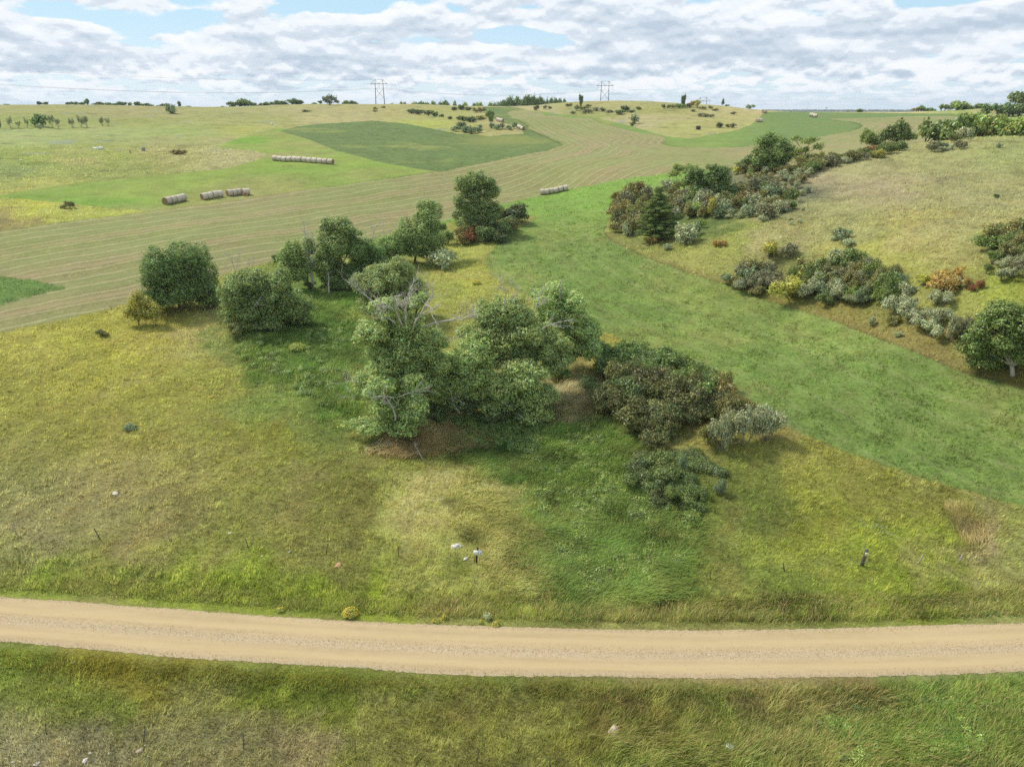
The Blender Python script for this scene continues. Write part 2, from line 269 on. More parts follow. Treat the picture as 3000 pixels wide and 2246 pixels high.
def cover(x, y, z):
    """zone ids, albedo, stripe coordinate of the ground cover at world points"""
    u, v = project(x, y, z); r = np.hypot(x, y)
    u = np.clip(u, -600, 3600); v = np.clip(v, 250, 2420)
    n1 = fbm(x, y, 26, 4, 5); n2 = fbm(x, y, 6, 4, 6); n3 = fbm(x, y, 1.7, 3, 7); n4 = fbm(x+9, y, 45, 3, 8)
    pj = 1000/np.maximum(r, 40)*.35
    uu = u+n2*pj*5+fbm(x, y, .8, 2, 12)*pj*2; vv = v+fbm(x, y, 5, 3, 9)*pj*3+fbm(x, y, .8, 2, 13)*pj*1.5
    zone = np.zeros(u.shape, int); crest = (u > 2140) & (v > 380) & (r < 240)     # the near hill hides what lies behind it
    for k, P in ((1, BRIGHT), (2, DARK), (3, STUB), (4, GREEN2), (5, ALF), (6, TRI)):
        m = pip(uu, vv, P)
        if k in (3, 4): m &= ~crest
        zone[m] = k
    c = wild(uu+n2*120*pj+n1*40, v+n1*20*pj)
    # drier straw patches and greener patches
    dry = np.clip(n1*2.2+n2*1.2, -.6, .9)
    c = c*(1+.35*n2+.5*n3+.15*n1)[..., None]
    strawc = lin((178,160,112))
    c = c+(strawc-c)*(np.clip(dry-.12, 0, 1)*.55)[..., None]
    silver = lin((158,166,140)); ms = sstep(.18, .32, fbm(x, y, 9, 4, 21))*(zone == 0)*sstep(250, 330, r)*.7
    c = c+(silver-c)*ms[..., None]
    dk = sstep(.14, .30, fbm(x, y, 7, 4, 22))*sstep(140, 200, r); c = c*(1-.28*dk)[..., None]
    def setc(k, col): 
        m = zone == k; c[m] = col[m]
    br = lin((150,168,78))+(lin((134,172,66))-lin((150,168,78)))*sstep(-.15, .2, n1)[..., None]
    br = br+(lin((164,160,96))-br)*sstep(.02, .25, n4)[..., None]*.8; br = br*(1+.4*n2+.3*n3)[..., None]; setc(1, br)
    dkc = lin((114,134,76))+(lin((140,150,82))-lin((114,134,76)))*sstep(.06, .3, n1+n2*.3)[..., None]; dkc = dkc*(1+.25*n2+.6*n3)[..., None]
    yb = np.exp(-((u-1470)/120)**2-((v-412)/14)**2); dkc = dkc+(lin((150,155,84))-dkc)*yb[..., None]*.8; setc(2, dkc)
    st = lin((164,154,106))+(lin((152,156,94))-lin((164,154,106)))*sstep(-.2, .2, n1)[..., None]; st = st*(1+.2*n2+.25*n3)[..., None]; setc(3, st)
    g2 = lin((136,160,82))+(lin((158,162,88))-lin((136,160,82)))*sstep(-.1, .25, n1)[..., None]; g2 = g2*(1+.25*n2+.3*n3)[..., None]
    fargreen = lin((118,142,84)); g2 = g2+(fargreen-g2)*(sstep(2120, 2320, u)*.7)[..., None]; setc(4, g2)
    a5 = ALO+(AHI-ALO)*sstep(-.2, .2, n1+n2*.5)[..., None]
    a5 = a5+(lin((136,140,80))-a5)*sstep(.05, .3, n2+n1*.5)[..., None]*.45; a5 = a5*(1+.12*n2+.6*n3)[..., None]
    lush = sstep(700, 590, v+ (u-1700)*.05); a5 = a5+(lin((138,174,78))*(1+.3*n2)[..., None]-a5)*lush[..., None]; setc(5, a5)
    setc(6, lin((112,142,72))*np.ones(u.shape+(1,))*(1+.3*n2+.5*n3)[..., None])
    return zone, np.clip(c*KG, .004, .9), u, v, r

# ------------------------------------------------------------------ mesh helpers
MATS = {}
def mesh(name, V, F, mat, parent=None, col=None, attrs=None, smooth=False, mats=None, mi=None, link=True):
    V = np.ascontiguousarray(V, np.float32); F = np.ascontiguousarray(F, np.int32); k = F.shape[1]; n = len(F)
    me = bpy.data.meshes.new(name); me.vertices.add(len(V)); me.vertices.foreach_set('co', V.ravel())
    me.loops.add(n*k); me.loops.foreach_set('vertex_index', F.ravel()); me.polygons.add(n)
    me.polygons.foreach_set('loop_start', np.arange(0, n*k, k, dtype=np.int32))
    try: me.polygons.foreach_set('loop_total', np.full(n, k, np.int32))
    except Exception: pass
    if smooth: me.polygons.foreach_set('use_smooth', np.ones(n, bool))
    for m in (mats or [mat]): me.materials.append(m)
    if mi is not None: me.polygons.foreach_set('material_index', np.asarray(mi, np.int32))
    me.update(calc_edges=True)
    if col is not None:
        a = me.color_attributes.new('col', 'FLOAT_COLOR', 'POINT'); q = np.ones((len(V), 4), np.float32); q[:, :col.shape[1]] = col; a.data.foreach_set('color', q.ravel())
    for k_, v_ in (attrs or {}).items():
        a = me.attributes.new(k_, 'FLOAT', 'POINT'); a.data.foreach_set('value', np.asarray(v_, np.float32))
    o = bpy.data.objects.new(name, me)
    if link: COL.objects.link(o)
    if parent: o.parent = parent
    return o
def tag(o, label=None, cat=None, group=None, kind=None):
    if label: o['label'] = label
    if cat: o['category'] = cat
    if group: o['group'] = group
    if kind: o['kind'] = kind
    return o
def thing(name, loc, label, cat, group=None, rz=0, sc=None):
    o = bpy.data.objects.new(name, None); COL.objects.link(o); o.location = loc; o.rotation_euler = (0, 0, rz); o.empty_display_size = .3
    if sc is not None: o.scale = sc if hasattr(sc, '__len__') else (sc,)*3
    return tag(o, label, cat, group)
class MB:
    def __init__(s): s.V = []; s.F = []; s.n = 0
    def add(s, V, F): s.V.append(np.asarray(V, float)); s.F.append(np.asarray(F, int)+s.n); s.n += len(V)
    def tube(s, P, R, k=6):
        P = np.asarray(P, float); R = np.broadcast_to(np.asarray(R, float), (len(P),)); m = len(P)
        T = np.gradient(P, axis=0); T /= np.linalg.norm(T, axis=1)[:, None]+1e-9
        ref = np.array([0, 0, 1.]) if abs(T[0, 2]) < .9 else np.array([1., 0, 0])
        A = np.cross(T, ref); A /= np.linalg.norm(A, axis=1)[:, None]+1e-9; B = np.cross(T, A)
        th = np.arange(k)*2*pi/k
        V = P[:, None]+R[:, None, None]*(A[:, None]*np.cos(th)[None, :, None]+B[:, None]*np.sin(th)[None, :, None])
        V = V.reshape(-1, 3); F = []
        for i in range(m-1):
            for j in range(k): F.append((i*k+j, i*k+(j+1) % k, (i+1)*k+(j+1) % k, (i+1)*k+j))
        V = np.vstack([V, P[:1], P[-1:]]); c0, c1 = m*k, m*k+1
        for j in range(0, k, 2):
            F.append((c0, (j+2) % k if k % 2 == 0 else (j+1) % k, (j+1) % k, j)); F.append((c1, (m-1)*k+j, (m-1)*k+(j+1) % k, (m-1)*k+((j+2) % k)))
        s.add(V, F)
    def box(s, c, d, R=None):
        d = np.asarray(d, float)/2; V = np.array([(x, y, z) for x in (-1, 1) for y in (-1, 1) for z in (-1, 1)], float)*d
        if R is not None: V = V@np.asarray(R).T
        s.add(V+np.asarray(c, float), [(0,1,3,2),(4,6,7,5),(0,4,5,1),(2,3,7,6),(0,2,6,4),(1,5,7,3)])
    def build(s, name, mat, parent=None, smooth=False, link=True):
        return mesh(name, np.vstack(s.V), np.vstack(s.F), mat, parent, smooth=smooth, link=link)

# ------------------------------------------------------------------ materials
def newmat(name):
    m = bpy.data.materials.new(name); m.use_nodes = True; t = m.node_tree; t.nodes.clear()
    o = N(t, 'ShaderNodeOutputMaterial'); return m, t, o
def wpos(t):
    g = N(t, 'ShaderNodeNewGeometry'); return g.outputs['Position']
def noise(t, scale, detail=4, rough=.6, vec=None, dist=0.):
    n = N(t, 'ShaderNodeTexNoise'); n.inputs['Scale'].default_value = scale; n.inputs['Detail'].default_value = detail; n.inputs['Roughness'].default_value = rough; n.inputs['Distortion'].default_value = dist
    t.links.new(vec if vec is not None else wpos(t), n.inputs['Vector']); return n.outputs[0]
def mat_ground():
    m, t, o = newmat('ground_cover'); p = N(t, 'ShaderNodeBsdfPrincipled'); p.inputs['Roughness'].default_value = .95; p.inputs['Specular IOR Level'].default_value = .1
    a = N(t, 'ShaderNodeAttribute', attribute_name='col'); st = N(t, 'ShaderNodeAttribute', attribute_name='stripe').outputs['Fac']; sm = N(t, 'ShaderNodeAttribute', attribute_name='mown').outputs['Fac']
    c = a.outputs['Color']
    f1 = noise(t, 2.2, 5, .75); f2 = noise(t, .35, 4, .6); f3 = noise(t, 9, 3, .7)
    k = MRANGE(t, f1, .3, .7, .62, 1.38, False); c1 = N(t, 'ShaderNodeVectorMath', operation='SCALE'); t.links.new(c, c1.inputs[0]); t.links.new(k, c1.inputs['Scale'])
    c = c1.outputs[0]
    c = MIXC(t, MRANGE(t, f3, .52, .75, 0, .35), c, (.30, .25, .13)); c = MIXC(t, MRANGE(t, f2, .55, .72, 0, .3), c, MIXC(t, .5, c, (.30, .26, .12)))
    # windrows of cut hay and the mown strips between them
    w = MA(t, 'ADD', st, MA(t, 'MULTIPLY', MA(t, 'SUBTRACT', noise(t, .05, 3, .5), .5), 2.6))
    ph = MA(t, 'FRACT', MA(t, 'DIVIDE', w, 3.7)); ph2 = MA(t, 'FRACT', MA(t, 'DIVIDE', w, 14.8)); lowf = noise(t, .018, 3, .5)
    row = MA(t, 'MULTIPLY', MRANGE(t, ph, .0, .14), MRANGE(t, ph, .36, .2)); br = MRANGE(t, noise(t, .35, 5, .75), .36, .62, .35, 1)
    lane = MRANGE(t, MA(t, 'PINGPONG', ph2, .5), .10, .42); patch = MRANGE(t, lowf, .4, .6)
    cs = MIXC(t, MA(t, 'MULTIPLY', MA(t, 'MULTIPLY', lane, .38), MA(t, 'ADD', patch, .25)), c, (.225, .245, .095)); cs = MIXC(t, MA(t, 'MULTIPLY', MRANGE(t, ph2, .78, .95, 0, .5), patch), cs, (.33, .24, .135))
    dk = MA(t, 'MULTIPLY', MRANGE(t, ph, .36, .44), MRANGE(t, ph, .62, .48)); cs = MIXC(t, MA(t, 'MULTIPLY', dk, .3), cs, (.14, .145, .06))
    cs = MIXC(t, MA(t, 'MULTIPLY', MA(t, 'MULTIPLY', row, br), .38), cs, (.42, .345, .20))
    cs = MIXC(t, MRANGE(t, noise(t, 1.1, 5, .8), .52, .68, 0, .45), cs, (.16, .18, .07)); cs = MIXC(t, MRANGE(t, noise(t, .9, 4, .8), .56, .7, 0, .4), cs, (.42, .35, .2))
    c = MIXC(t, sm, c, cs)
    t.links.new(c, p.inputs['Base Color'])
    b = N(t, 'ShaderNodeBump'); b.inputs['Strength'].default_value = .55; b.inputs['Distance'].default_value = .35
    t.links.new(MA(t, 'ADD', f1, MA(t, 'MULTIPLY', MA(t, 'MULTIPLY', row, sm), .6)), b.inputs['Height']); t.links.new(b.outputs[0], p.inputs['Normal']); t.links.new(p.outputs[0], o.inputs[0]); return m
def mat_leaf(name, rgb, trans=.25, vary=.25, K=1.0):
    m, t, o = newmat(name); a = N(t, 'ShaderNodeAttribute', attribute_name='col'); oi = N(t, 'ShaderNodeObjectInfo')
    c = MIXC(t, 1.0, a.outputs['Color'], tuple(float(v)*K for v in lin(rgb)), 'MULTIPLY')
    hs = N(t, 'ShaderNodeHueSaturation'); t.links.new(c, hs.inputs['Color'])
    t.links.new(MRANGE(t, oi.outputs['Random'], 0, 1, .5-.006, .5+.008, False), hs.inputs['Hue']); t.links.new(MRANGE(t, oi.outputs['Random'], 0, 1, 1-vary, 1+vary, False), hs.inputs['Value'])
    d = N(t, 'ShaderNodeBsdfDiffuse'); tr = N(t, 'ShaderNodeBsdfTranslucent'); gl = N(t, 'ShaderNodeBsdfGlossy'); gl.inputs['Roughness'].default_value = .45; gl.inputs['Color'].default_value = (.8, .85, .8, 1)
    t.links.new(hs.outputs[0], d.inputs[0]); t.links.new(hs.outputs[0], tr.inputs[0])
    x = N(t, 'ShaderNodeMixShader'); x.inputs[0].default_value = trans; t.links.new(d.outputs[0], x.inputs[1]); t.links.new(tr.outputs[0], x.inputs[2])
    y = N(t, 'ShaderNodeMixShader'); y.inputs[0].default_value = .04; t.links.new(x.outputs[0], y.inputs[1]); t.links.new(gl.outputs[0], y.inputs[2]); t.links.new(y.outputs[0], o.inputs[0]); return m
def mat_plain(name, rgb, rough=.8, var=.3, scale=3., rgb2=None, metal=0., bump=0.):
    m, t, o = newmat(name); p = N(t, 'ShaderNodeBsdfPrincipled'); p.inputs['Roughness'].default_value = rough; p.inputs['Metallic'].default_value = metal
    tcn = N(t, 'ShaderNodeTexCoord'); nn = noise(t, scale, 5, .6, vec=tcn.outputs['Object'])
    c = tuple(float(v) for v in rgb); c2 = tuple(float(v) for v in (rgb2 if rgb2 is not None else np.array(c)*(1-var)))
    t.links.new(MIXC(t, MRANGE(t, nn, .35, .65), c2, c), p.inputs['Base Color'])
    if bump:
        b = N(t, 'ShaderNodeBump'); b.inputs['Strength'].default_value = bump; b.inputs['Distance'].default_value = .05; t.links.new(nn, b.inputs['Height']); t.links.new(b.outputs[0], p.inputs['Normal'])
    t.links.new(p.outputs[0], o.inputs[0]); return m
def mat_road():
    m, t, o = newmat('gravel'); p = N(t, 'ShaderNodeBsdfPrincipled'); p.inputs['Roughness'].default_value = .95; p.inputs['Specular IOR Level'].default_value = .15
    a = N(t, 'ShaderNodeAttribute', attribute_name='across').outputs['Fac']; al = N(t, 'ShaderNodeAttribute', attribute_name='along').outputs['Fac']
    cb = N(t, 'ShaderNodeCombineXYZ'); t.links.new(MA(t, 'MULTIPLY', al, .05), cb.inputs[0]); t.links.new(MA(t, 'MULTIPLY', a, 2.2), cb.inputs[1])
    streak = noise(t, 1.9, 5, .65, vec=cb.outputs[0]); g1 = noise(t, 14, 4, .8); g2 = noise(t, 1.1, 4, .6)
    c = MIXC(t, MRANGE(t, streak, .3, .7), (.345, .255, .132), (.42, .316, .170))
    c = MIXC(t, MRANGE(t, g2, .4, .7, 0, .35), c, (.44, .33, .19))
    w1 = MA(t, 'ABSOLUTE', MA(t, 'ADD', a, .12)); ridge = MRANGE(t, MA(t, 'ADD', w1, MA(t, 'MULTIPLY', MA(t, 'SUBTRACT', noise(t, .5, 3), .5), .25)), .30, .05)
    edge = MRANGE(t, MA(t, 'ABSOLUTE', a), .78, 1.0); loose = MA(t, 'MAXIMUM', ridge, edge); rut = MA(t, 'MULTIPLY', MRANGE(t, MA(t, 'ABSOLUTE', MA(t, 'SUBTRACT', MA(t, 'ABSOLUTE', MA(t, 'ADD', a, .12)), .5)), .2, .04), .45)
    c = MIXC(t, rut, c, (.47, .352, .18))
    peb = MRANGE(t, g1, .38, .62); lc = MIXC(t, peb, (.24, .185, .115), (.52, .43, .30))
    c = MIXC(t, MA(t, 'MULTIPLY', loose, .55), c, lc); c = MIXC(t, .18, c, lc)
    t.links.new(c, p.inputs['Base Color']); b = N(t, 'ShaderNodeBump'); b.inputs['Strength'].default_value = .5; b.inputs['Distance'].default_value = .04; t.links.new(g1, b.inputs['Height']); t.links.new(b.outputs[0], p.inputs['Normal'])
    t.links.new(p.outputs[0], o.inputs[0]); return m
M_GROUND = mat_ground(); M_ROAD = mat_road()
m, t, o = newmat('grass_blades'); a = N(t, 'ShaderNodeAttribute', attribute_name='col'); d = N(t, 'ShaderNodeBsdfDiffuse'); tr = N(t, 'ShaderNodeBsdfTranslucent')
t.links.new(a.outputs['Color'], d.inputs[0]); t.links.new(a.outputs['Color'], tr.inputs[0]); x = N(t, 'ShaderNodeMixShader'); x.inputs[0].default_value = .5
t.links.new(d.outputs[0], x.inputs[1]); t.links.new(tr.outputs[0], x.inputs[2]); t.links.new(x.outputs[0], o.inputs[0]); M_GRASS = m
M_BARK = mat_plain('bark', (.16, .125, .09), .9, .45, 6); M_DEAD = mat_plain('dead_wood', (.56, .51, .45), .85, .35, 5); M_TWIG = mat_plain('grey_twigs', (.27, .235, .21), .9, .4, 5)

# ------------------------------------------------------------------ ground sheet
def build_ground():
    azf = np.radians(np.concatenate([np.arange(-180, -60, 5.), np.arange(-60, -43, .5), np.linspace(-43, 43, 1080), np.arange(43.5, 60.1, .5), np.arange(65, 181, 5.)]))
    r = [4., 12., 20., 26.]; 
    while r[-1] < 9500:
        q = r[-1]; st = min((q*q+1600)/40*.0013, .85) if q < 640 else q*.02
        r.append(q+max(st, .05))
    r = np.array(r); A, R = np.meshgrid(azf, r); x = R*np.sin(A); y = R*np.cos(A); z = terrain(x, y)
    zone, c, u, v, rr = cover(x, y, z)
    # stripe coordinate: distance to the two edges the mower followed
    def wl(P): return np.array([Wp(*p)[:2] for p in P])
    E1 = wl([(0,680),(170,656),(440,622),(610,602),(885,560),(1090,532),(1292,505),(1500,464),(1602,444),(1650,425),(1602,402),(1549,374),(1520,353)]); p0 = E1[0]*2-E1[1]*1.; E1 = np.vstack([E1[0]+(E1[0]-E1[3])*3, E1])
    E2 = wl([(1544,325),(1602,340),(1670,347),(1734,349),(1754,361),(1805,375),(1873,392),(1948,405),(1934,421),(2008,434),(2093,436),(2250,424),(2385,405),(2487,388),(2528,369),(2504,359),(2430,351)])
    stripe = np.zeros(x.shape); mown = np.zeros(x.shape); k = (zone == 3)
    d1 = dist_poly(x[k], y[k], E1[:, 0], E1[:, 1]); d2 = dist_poly(x[k], y[k], E2[:, 0], E2[:, 1])
    stripe[k] = np.where(d1 < d2*1.05, d1, d2+3); mown[k] = 1
    E3 = wl([(1770,684),(1792,705),(1877,748),(1927,768),(2012,801),(2200,864),(2345,912),(2453,948),(2536,977),(2634,1020),(2742,1060),(2815,1092),(2990,1138)]); k5 = zone == 5
    stripe[k5] = dist_poly(x[k5], y[k5], E3[:, 0], E3[:, 1]); mown[k5] = .3
    E4 = wl([(1575,635),(1495,682),(1457,717),(1420,758),(1421,780),(1442,803),(1473,828),(1543,866),(1750,963),(1889,1034),(2081,1128),(2298,1250),(2441,1308),(2700,1400),(2990,1482)])
    for E_, cc_, w_ in ((E3, (148,132,84), 1.5), (E3, (88,92,48), .5), (E4, (150,148,78), 1.1), (E1, (92,110,50), 1.0), (E2, (96,116,52), 1.3)):
        kr = (zone != 3)&(zone != 5)&(r[:, None] < 620)*np.ones(zone.shape, bool); dd = dist_poly(x[kr], y[kr], E_[:, 0], E_[:, 1])+fbm(x[kr], y[kr], 3, 2, 61)*w_*1.2; g_ = np.exp(-(dd/w_)**2)*.6; c[kr] = c[kr]+(lin(cc_)*KG-c[kr])*g_[:, None]
    k1 = (zone == 1) | (zone == 5); mown[zone == 1] = .12; stripe[zone == 1] = dist_poly(x[zone == 1], y[zone == 1], E1[:, 0], E1[:, 1])
    # taller uncut rims along the field edges
    m, n = x.shape; idx = np.arange(m*n).reshape(m, n)
    F = np.stack([idx[:-1, :-1], idx[:-1, 1:], idx[1:, 1:], idx[1:, :-1]], -1).reshape(-1, 4)
    g = mesh('ground', np.stack([x, y, z], -1).reshape(-1, 3), F[:, ::-1], M_GROUND, col=c.reshape(-1, 3), attrs={'stripe': stripe.ravel(), 'mown': mown.ravel()}, smooth=True)
    tag(g, 'rolling prairie and hay ground reaching to the horizon', kind='structure')
    return g
build_ground()

# ------------------------------------------------------------------ gravel road
def build_road():
    L = np.concatenate([[0], np.cumsum(np.hypot(np.diff(RLX), np.diff(RLY)))]); n = 2600
    s = np.concatenate([np.linspace(0, L[1], 8)[:-1], np.linspace(L[1], L[-2], n), np.linspace(L[-2], L[-1], 8)[1:]])
    cx = np.interp(s, L, RLX); cy = np.interp(s, L, RLY); tx = np.gradient(cx, s); ty = np.gradient(cy, s); l = np.hypot(tx, ty); nx, ny = -ty/l, tx/l
    K = 15; a = np.linspace(-1, 1, K); V = []; ac = []; alng = []
    jl = fbm(s, s*0, .35, 3, 31)*.25+fbm(s, s*0, 11, 3, 32)*.4; jr = fbm(s, s*0, .35, 3, 33)*.25+fbm(s, s*0, 11, 3, 34)*.4
    for i in range(K):
        w = a[i]*(RHW+(jr if a[i] > 0 else jl)*abs(a[i])**4)
        x = cx+nx*w; y = cy+ny*w; z = .04+.07*(1-a[i]**2)-.075*(abs(a[i]) == 1)
        z = z-.03*np.exp(-((abs(a[i])-.45)/.18)**2)
        V.append(np.stack([x, y, np.full_like(x, z)], -1)); ac.append(np.full_like(x, a[i])); alng.append(s)
    V = np.stack(V, 1); m = len(s); idx = np.arange(m*K).reshape(m, K); F = np.stack([idx[:-1, :-1], idx[:-1, 1:], idx[1:, 1:], idx[1:, :-1]], -1).reshape(-1, 4)
    o = mesh('road', V.reshape(-1, 3), F[:, ::-1], M_ROAD, attrs={'across': np.stack(ac, 1).ravel(), 'along': np.stack(alng, 1).ravel()}, smooth=True)
    tag(o, 'pale tan gravel road crossing in the foreground', kind='structure')
build_road()
# ------------------------------------------------------------------ vegetation builders
R0 = np.random.default_rng(5)
def unit(v): return v/(np.linalg.norm(v, axis=-1, keepdims=True)+1e-9)
def split_lobes(L, rng, k=9, f=.46):
    out = []
    for (cx, cy, cz, rx, ry, rz) in L:
        out.append((cx, cy, cz, rx*.72, ry*.72, rz*.72))
        d = unit(rng.normal(size=(k*2, 3))); d = d[d[:, 2] > -.6][:k]
        for q in d:
            s = f*rng.uniform(.65, 1.25); g = rng.uniform(.5, .95); out.append((cx+q[0]*rx*g, cy+q[1]*ry*g, cz+q[2]*rz*g, rx*s*rng.uniform(.7, 1.4), ry*s*rng.uniform(.7, 1.4), rz*s*rng.uniform(.55, 1.2)))
    return out
def leaf_cloud(lobes, ll, lw, rc, cover, rng, droop=.3, wind=(0, 0, 0), bottom=-.75, cvar=.24, warm=.1, up=.5, rad=(.62, 1.05), maxn=60000):
    V = []; C = []
    for (cx, cy, cz, rx, ry, rz) in lobes:
        rm = (rx*ry*rz)**(1/3); area = 4*pi*rm*rm; n = int(min(cover*area/(ll*lw*.5), maxn)); nc = max(int(area/(rc*rc*1.15)), 5)
        d = unit(rng.normal(size=(nc*2, 3))); d = d[d[:, 2] > bottom][:nc]; nc = len(d)
        f = rng.uniform(rad[0], rad[1], nc)**.7+.10*np.sin(d[:, 0]*7+cx*3)*np.cos(d[:, 1]*6+d[:, 2]*5+cy)
        cen = np.array([cx, cy, cz])+d*np.array([rx, ry, rz])*f[:, None]; k = rng.integers(0, nc, n)
        cs_ = rng.uniform(.55, 1.7, nc)[k][:, None]; off = rng.normal(size=(n, 3))*np.array([.46, .46, .36])*rc*cs_; p = cen[k]+off
        nrm = unit(d[k]*.8+unit(off)*.5+np.array([0, 0, up])+rng.normal(size=(n, 3))*.55)
        t = unit(np.cross(nrm, rng.normal(size=(n, 3)))+np.array(wind)+np.array([0, 0, -droop])); t = unit(t-nrm*(t*nrm).sum(-1, keepdims=True)); b = np.cross(nrm, t)
        s = rng.uniform(.7, 1.3, (n, 1)); L = t*ll*.5*s; Wd_ = b*lw*.5*s
        V.append(np.stack([p-L, p+Wd_-L*.1, p+L, p-Wd_-L*.1], 1).reshape(-1, 3))
        cl = (1+cvar*rng.normal(size=nc).clip(-1.6, 1.6))[k]*(1+.25*rng.normal(size=n)).clip(.45, 1.7); wm = (rng.normal(size=nc)*warm)[k]+rng.normal(size=n)*.05
        c = np.stack([cl*(1+wm), cl, cl*(1-wm*.8)], -1).clip(.25, 2.2); C.append(np.repeat(c, 4, 0))
    V = np.vstack(V); C = np.vstack(C); F = np.arange(len(V)).reshape(-1, 4); return V, F, C
def limb(mb, a, b, r0, r1, rng, k=6, n=6, wob=.12):
    a = np.array(a, float); b = np.array(b, float); t = np.linspace(0, 1, n)[:, None]; L = np.linalg.norm(b-a)
    P = a+(b-a)*t; w = np.cumsum(rng.normal(size=(n, 3)), 0)*wob*L/n; w -= w[0]+(w[-1]-w[0])*t; P = P+w+np.array([0, 0, 1])*np.sin(t*pi)*L*.06
    mb.tube(P, r0+(r1-r0)*t[:, 0], k); return P
def bare(mb, p, d, L, r, lev, rng, spread=.6, k=5, nb=4, upb=.25):
    n = 5; P = [np.array(p, float)]; d = unit(np.array(d, float))
    for i in range(n-1): d = unit(d+rng.normal(size=3)*.16+np.array([0, 0, upb*.12])); P.append(P[-1]+d*L/(n-1))
    P = np.array(P); mb.tube(P, np.linspace(r, r*.42, n), k)
    if lev > 0:
        for j in range(nb):
            i = rng.integers(1, n); f = rng.uniform(.6, 1) if i == n-1 else 1
            dd = unit(d+rng.normal(size=3)*spread+np.array([0, 0, upb])); bare(mb, P[i], dd, L*rng.uniform(.45, .72), r*.52, lev-1, rng, spread, 4 if lev > 1 else 3, nb, upb)
LEAFM = {}
def leafmat(kind):
    T = dict(willow=((146,164,92),.45), willow_light=((162,176,106),.45), elm=((116,136,72),.4), green=((118,134,66),.35), bright=((142,158,76),.35), olive=((138,134,72),.28), silver=((168,172,128),.25), blue=((136,150,106),.25), yellow=((176,172,78),.35), brown=((124,124,68),.3), red=((156,106,62),.3), umber=((106,106,58),.3), orange=((178,148,78),.35), grey=((140,138,98),.25), dark=((102,114,64),.3), pine=((116,134,62),.25), yolk=((212,178,48),.3), rust=((138,124,68),.3), palegreen=((158,172,84),.38))
    if kind not in LEAFM:
        rgb, tr = T[kind]; LEAFM[kind] = mat_leaf('leaves_'+kind, rgb, tr, .14, 1.12)
    return LEAFM[kind]
def hero(bpx, bpy_, lobes, kind, label, leaf=(.31, .13), rc=.42, cover=1.5, name='tree', cat='tree', group=None, droop=.4, depth=1.0, trunk_r=.28, dead=None, bark=None, seed=0, wind=(.3, 0, 0), D=None, limbs=True, **kw):
    rng = np.random.default_rng(1000+int(bpx)*7+int(bpy_)+seed)
    if D is None: x, y, z, D = Wp(bpx, bpy_)
    else: x, y, z, D = Wd(bpx, D)
    root = thing(name, (x, y, z), label, cat, group); L = []
    for i, q in enumerate(lobes):
        px, py, rx, ry = q[:4]; rx *= 1.08; ry *= 1.08; mp = mpp(px, py, D); off = (q[4] if len(q) > 4 else rng.uniform(-.5, .5)*min(rx, ry)*mp*.8); Dl = D+off
        a, yy, zz = dirs(px, py); hh = math.hypot(a, yy); L.append((a/hh*Dl-x, yy/hh*Dl-y, H+Dl*zz/hh-z, rx*mp, (rx+ry)*.5*mp*depth, ry*mp*1.05))
    V, F, C = leaf_cloud(split_lobes(L, rng), leaf[0], leaf[1], rc*.8, cover*.62, rng, droop, wind, **kw)
    # keep leaves off the ground
    g = terrain(V[::4, 0]+x, V[::4, 1]+y)-z; keep = np.repeat(V[::4, 2] > g+.08, 4); V = V[keep]; C = C[keep]; F = np.arange(len(V)).reshape(-1, 4)
    mesh('crown', V, F, leafmat(kind), root, col=C)
    mb = MB(); cen = np.mean(np.array(L)[:, :3], 0); fork = np.array([cen[0]*.3, cen[1]*.3, max(cen[2]*.3, .5)])
    limb(mb, (0, 0, -.3), fork, trunk_r, trunk_r*.75, rng, 8)
    for (cx, cy, cz, rx, ry, rz) in L:
        c = np.array([cx, cy, cz]); limb(mb, fork*rng.uniform(.6, 1), c, trunk_r*.5, trunk_r*.16, rng, 6, 7)
        for j in range(9 if limbs else 3):
            e = c+unit(rng.normal(size=3)+np.array([0, 0, .3]))*np.array([rx, ry, rz])*rng.uniform(.6, .98); limb(mb, c-(c-fork)*rng.uniform(.05, .5), e, trunk_r*.16, trunk_r*.04, rng, 4, 5)
    mb.build('trunk', bark or M_BARK, root)
    if dead:
        for (px, py, dx, dz, Lm, r, lev) in dead:
            mb = MB()
            mp = mpp(px, py, D); a, yy, zz = dirs(px, py); hh = math.hypot(a, yy); p = (a/hh*D-x, yy/hh*D-y-1.6, H+D*zz/hh-z)
            bare(mb, p, (dx, rng.uniform(-.3, .3), dz), Lm, r, lev, rng, .55, 5, 4, .2)
            mb.build('bare_branch', M_DEAD, root)
    return root

# ---- the trees of the hollow
hero(525,905,[(505,785,62,58),(560,800,52,60),(455,805,42,58),(588,845,38,45),(520,860,72,44),(470,868,46,38)],'elm','dark green bushy tree at the left end of the tree row',leaf=(.3,.14),rc=.55,cover=1.4,dead=[(455,800,-.3,.8,2.0,.05,2),(560,850,-.6,.4,2.5,.06,2)])
hero(745,968,[(735,830,62,48),(800,842,55,52),(690,880,48,58),(760,895,78,60),(822,905,48,48),(705,935,42,32),(780,940,50,28)],'willow','rounded grey-green willow right of the dark bushy tree',dead=[(750,900,.3,.6,2.5,.06,2)])
hero(872,952,[(872,895,42,38),(850,925,35,28),(885,925,32,25)],'willow','low willow sapling joined to the right side of the rounded willow')
hero(405,952,[(398,885,30,27),(441,912,28,24),(383,918,18,18),(415,925,25,15)],'yellow','small yellow-leaved tree at the far left of the tree row',leaf=(.25,.13),rc=.4,trunk_r=.1,cover=1.1)
hero(912,845,[(858,755,34,44),(878,800,34,40),(838,780,22,30),(905,730,18,28)],'willow','leafy tree crowding the two tall dead trunks',leaf=(.32,.14))
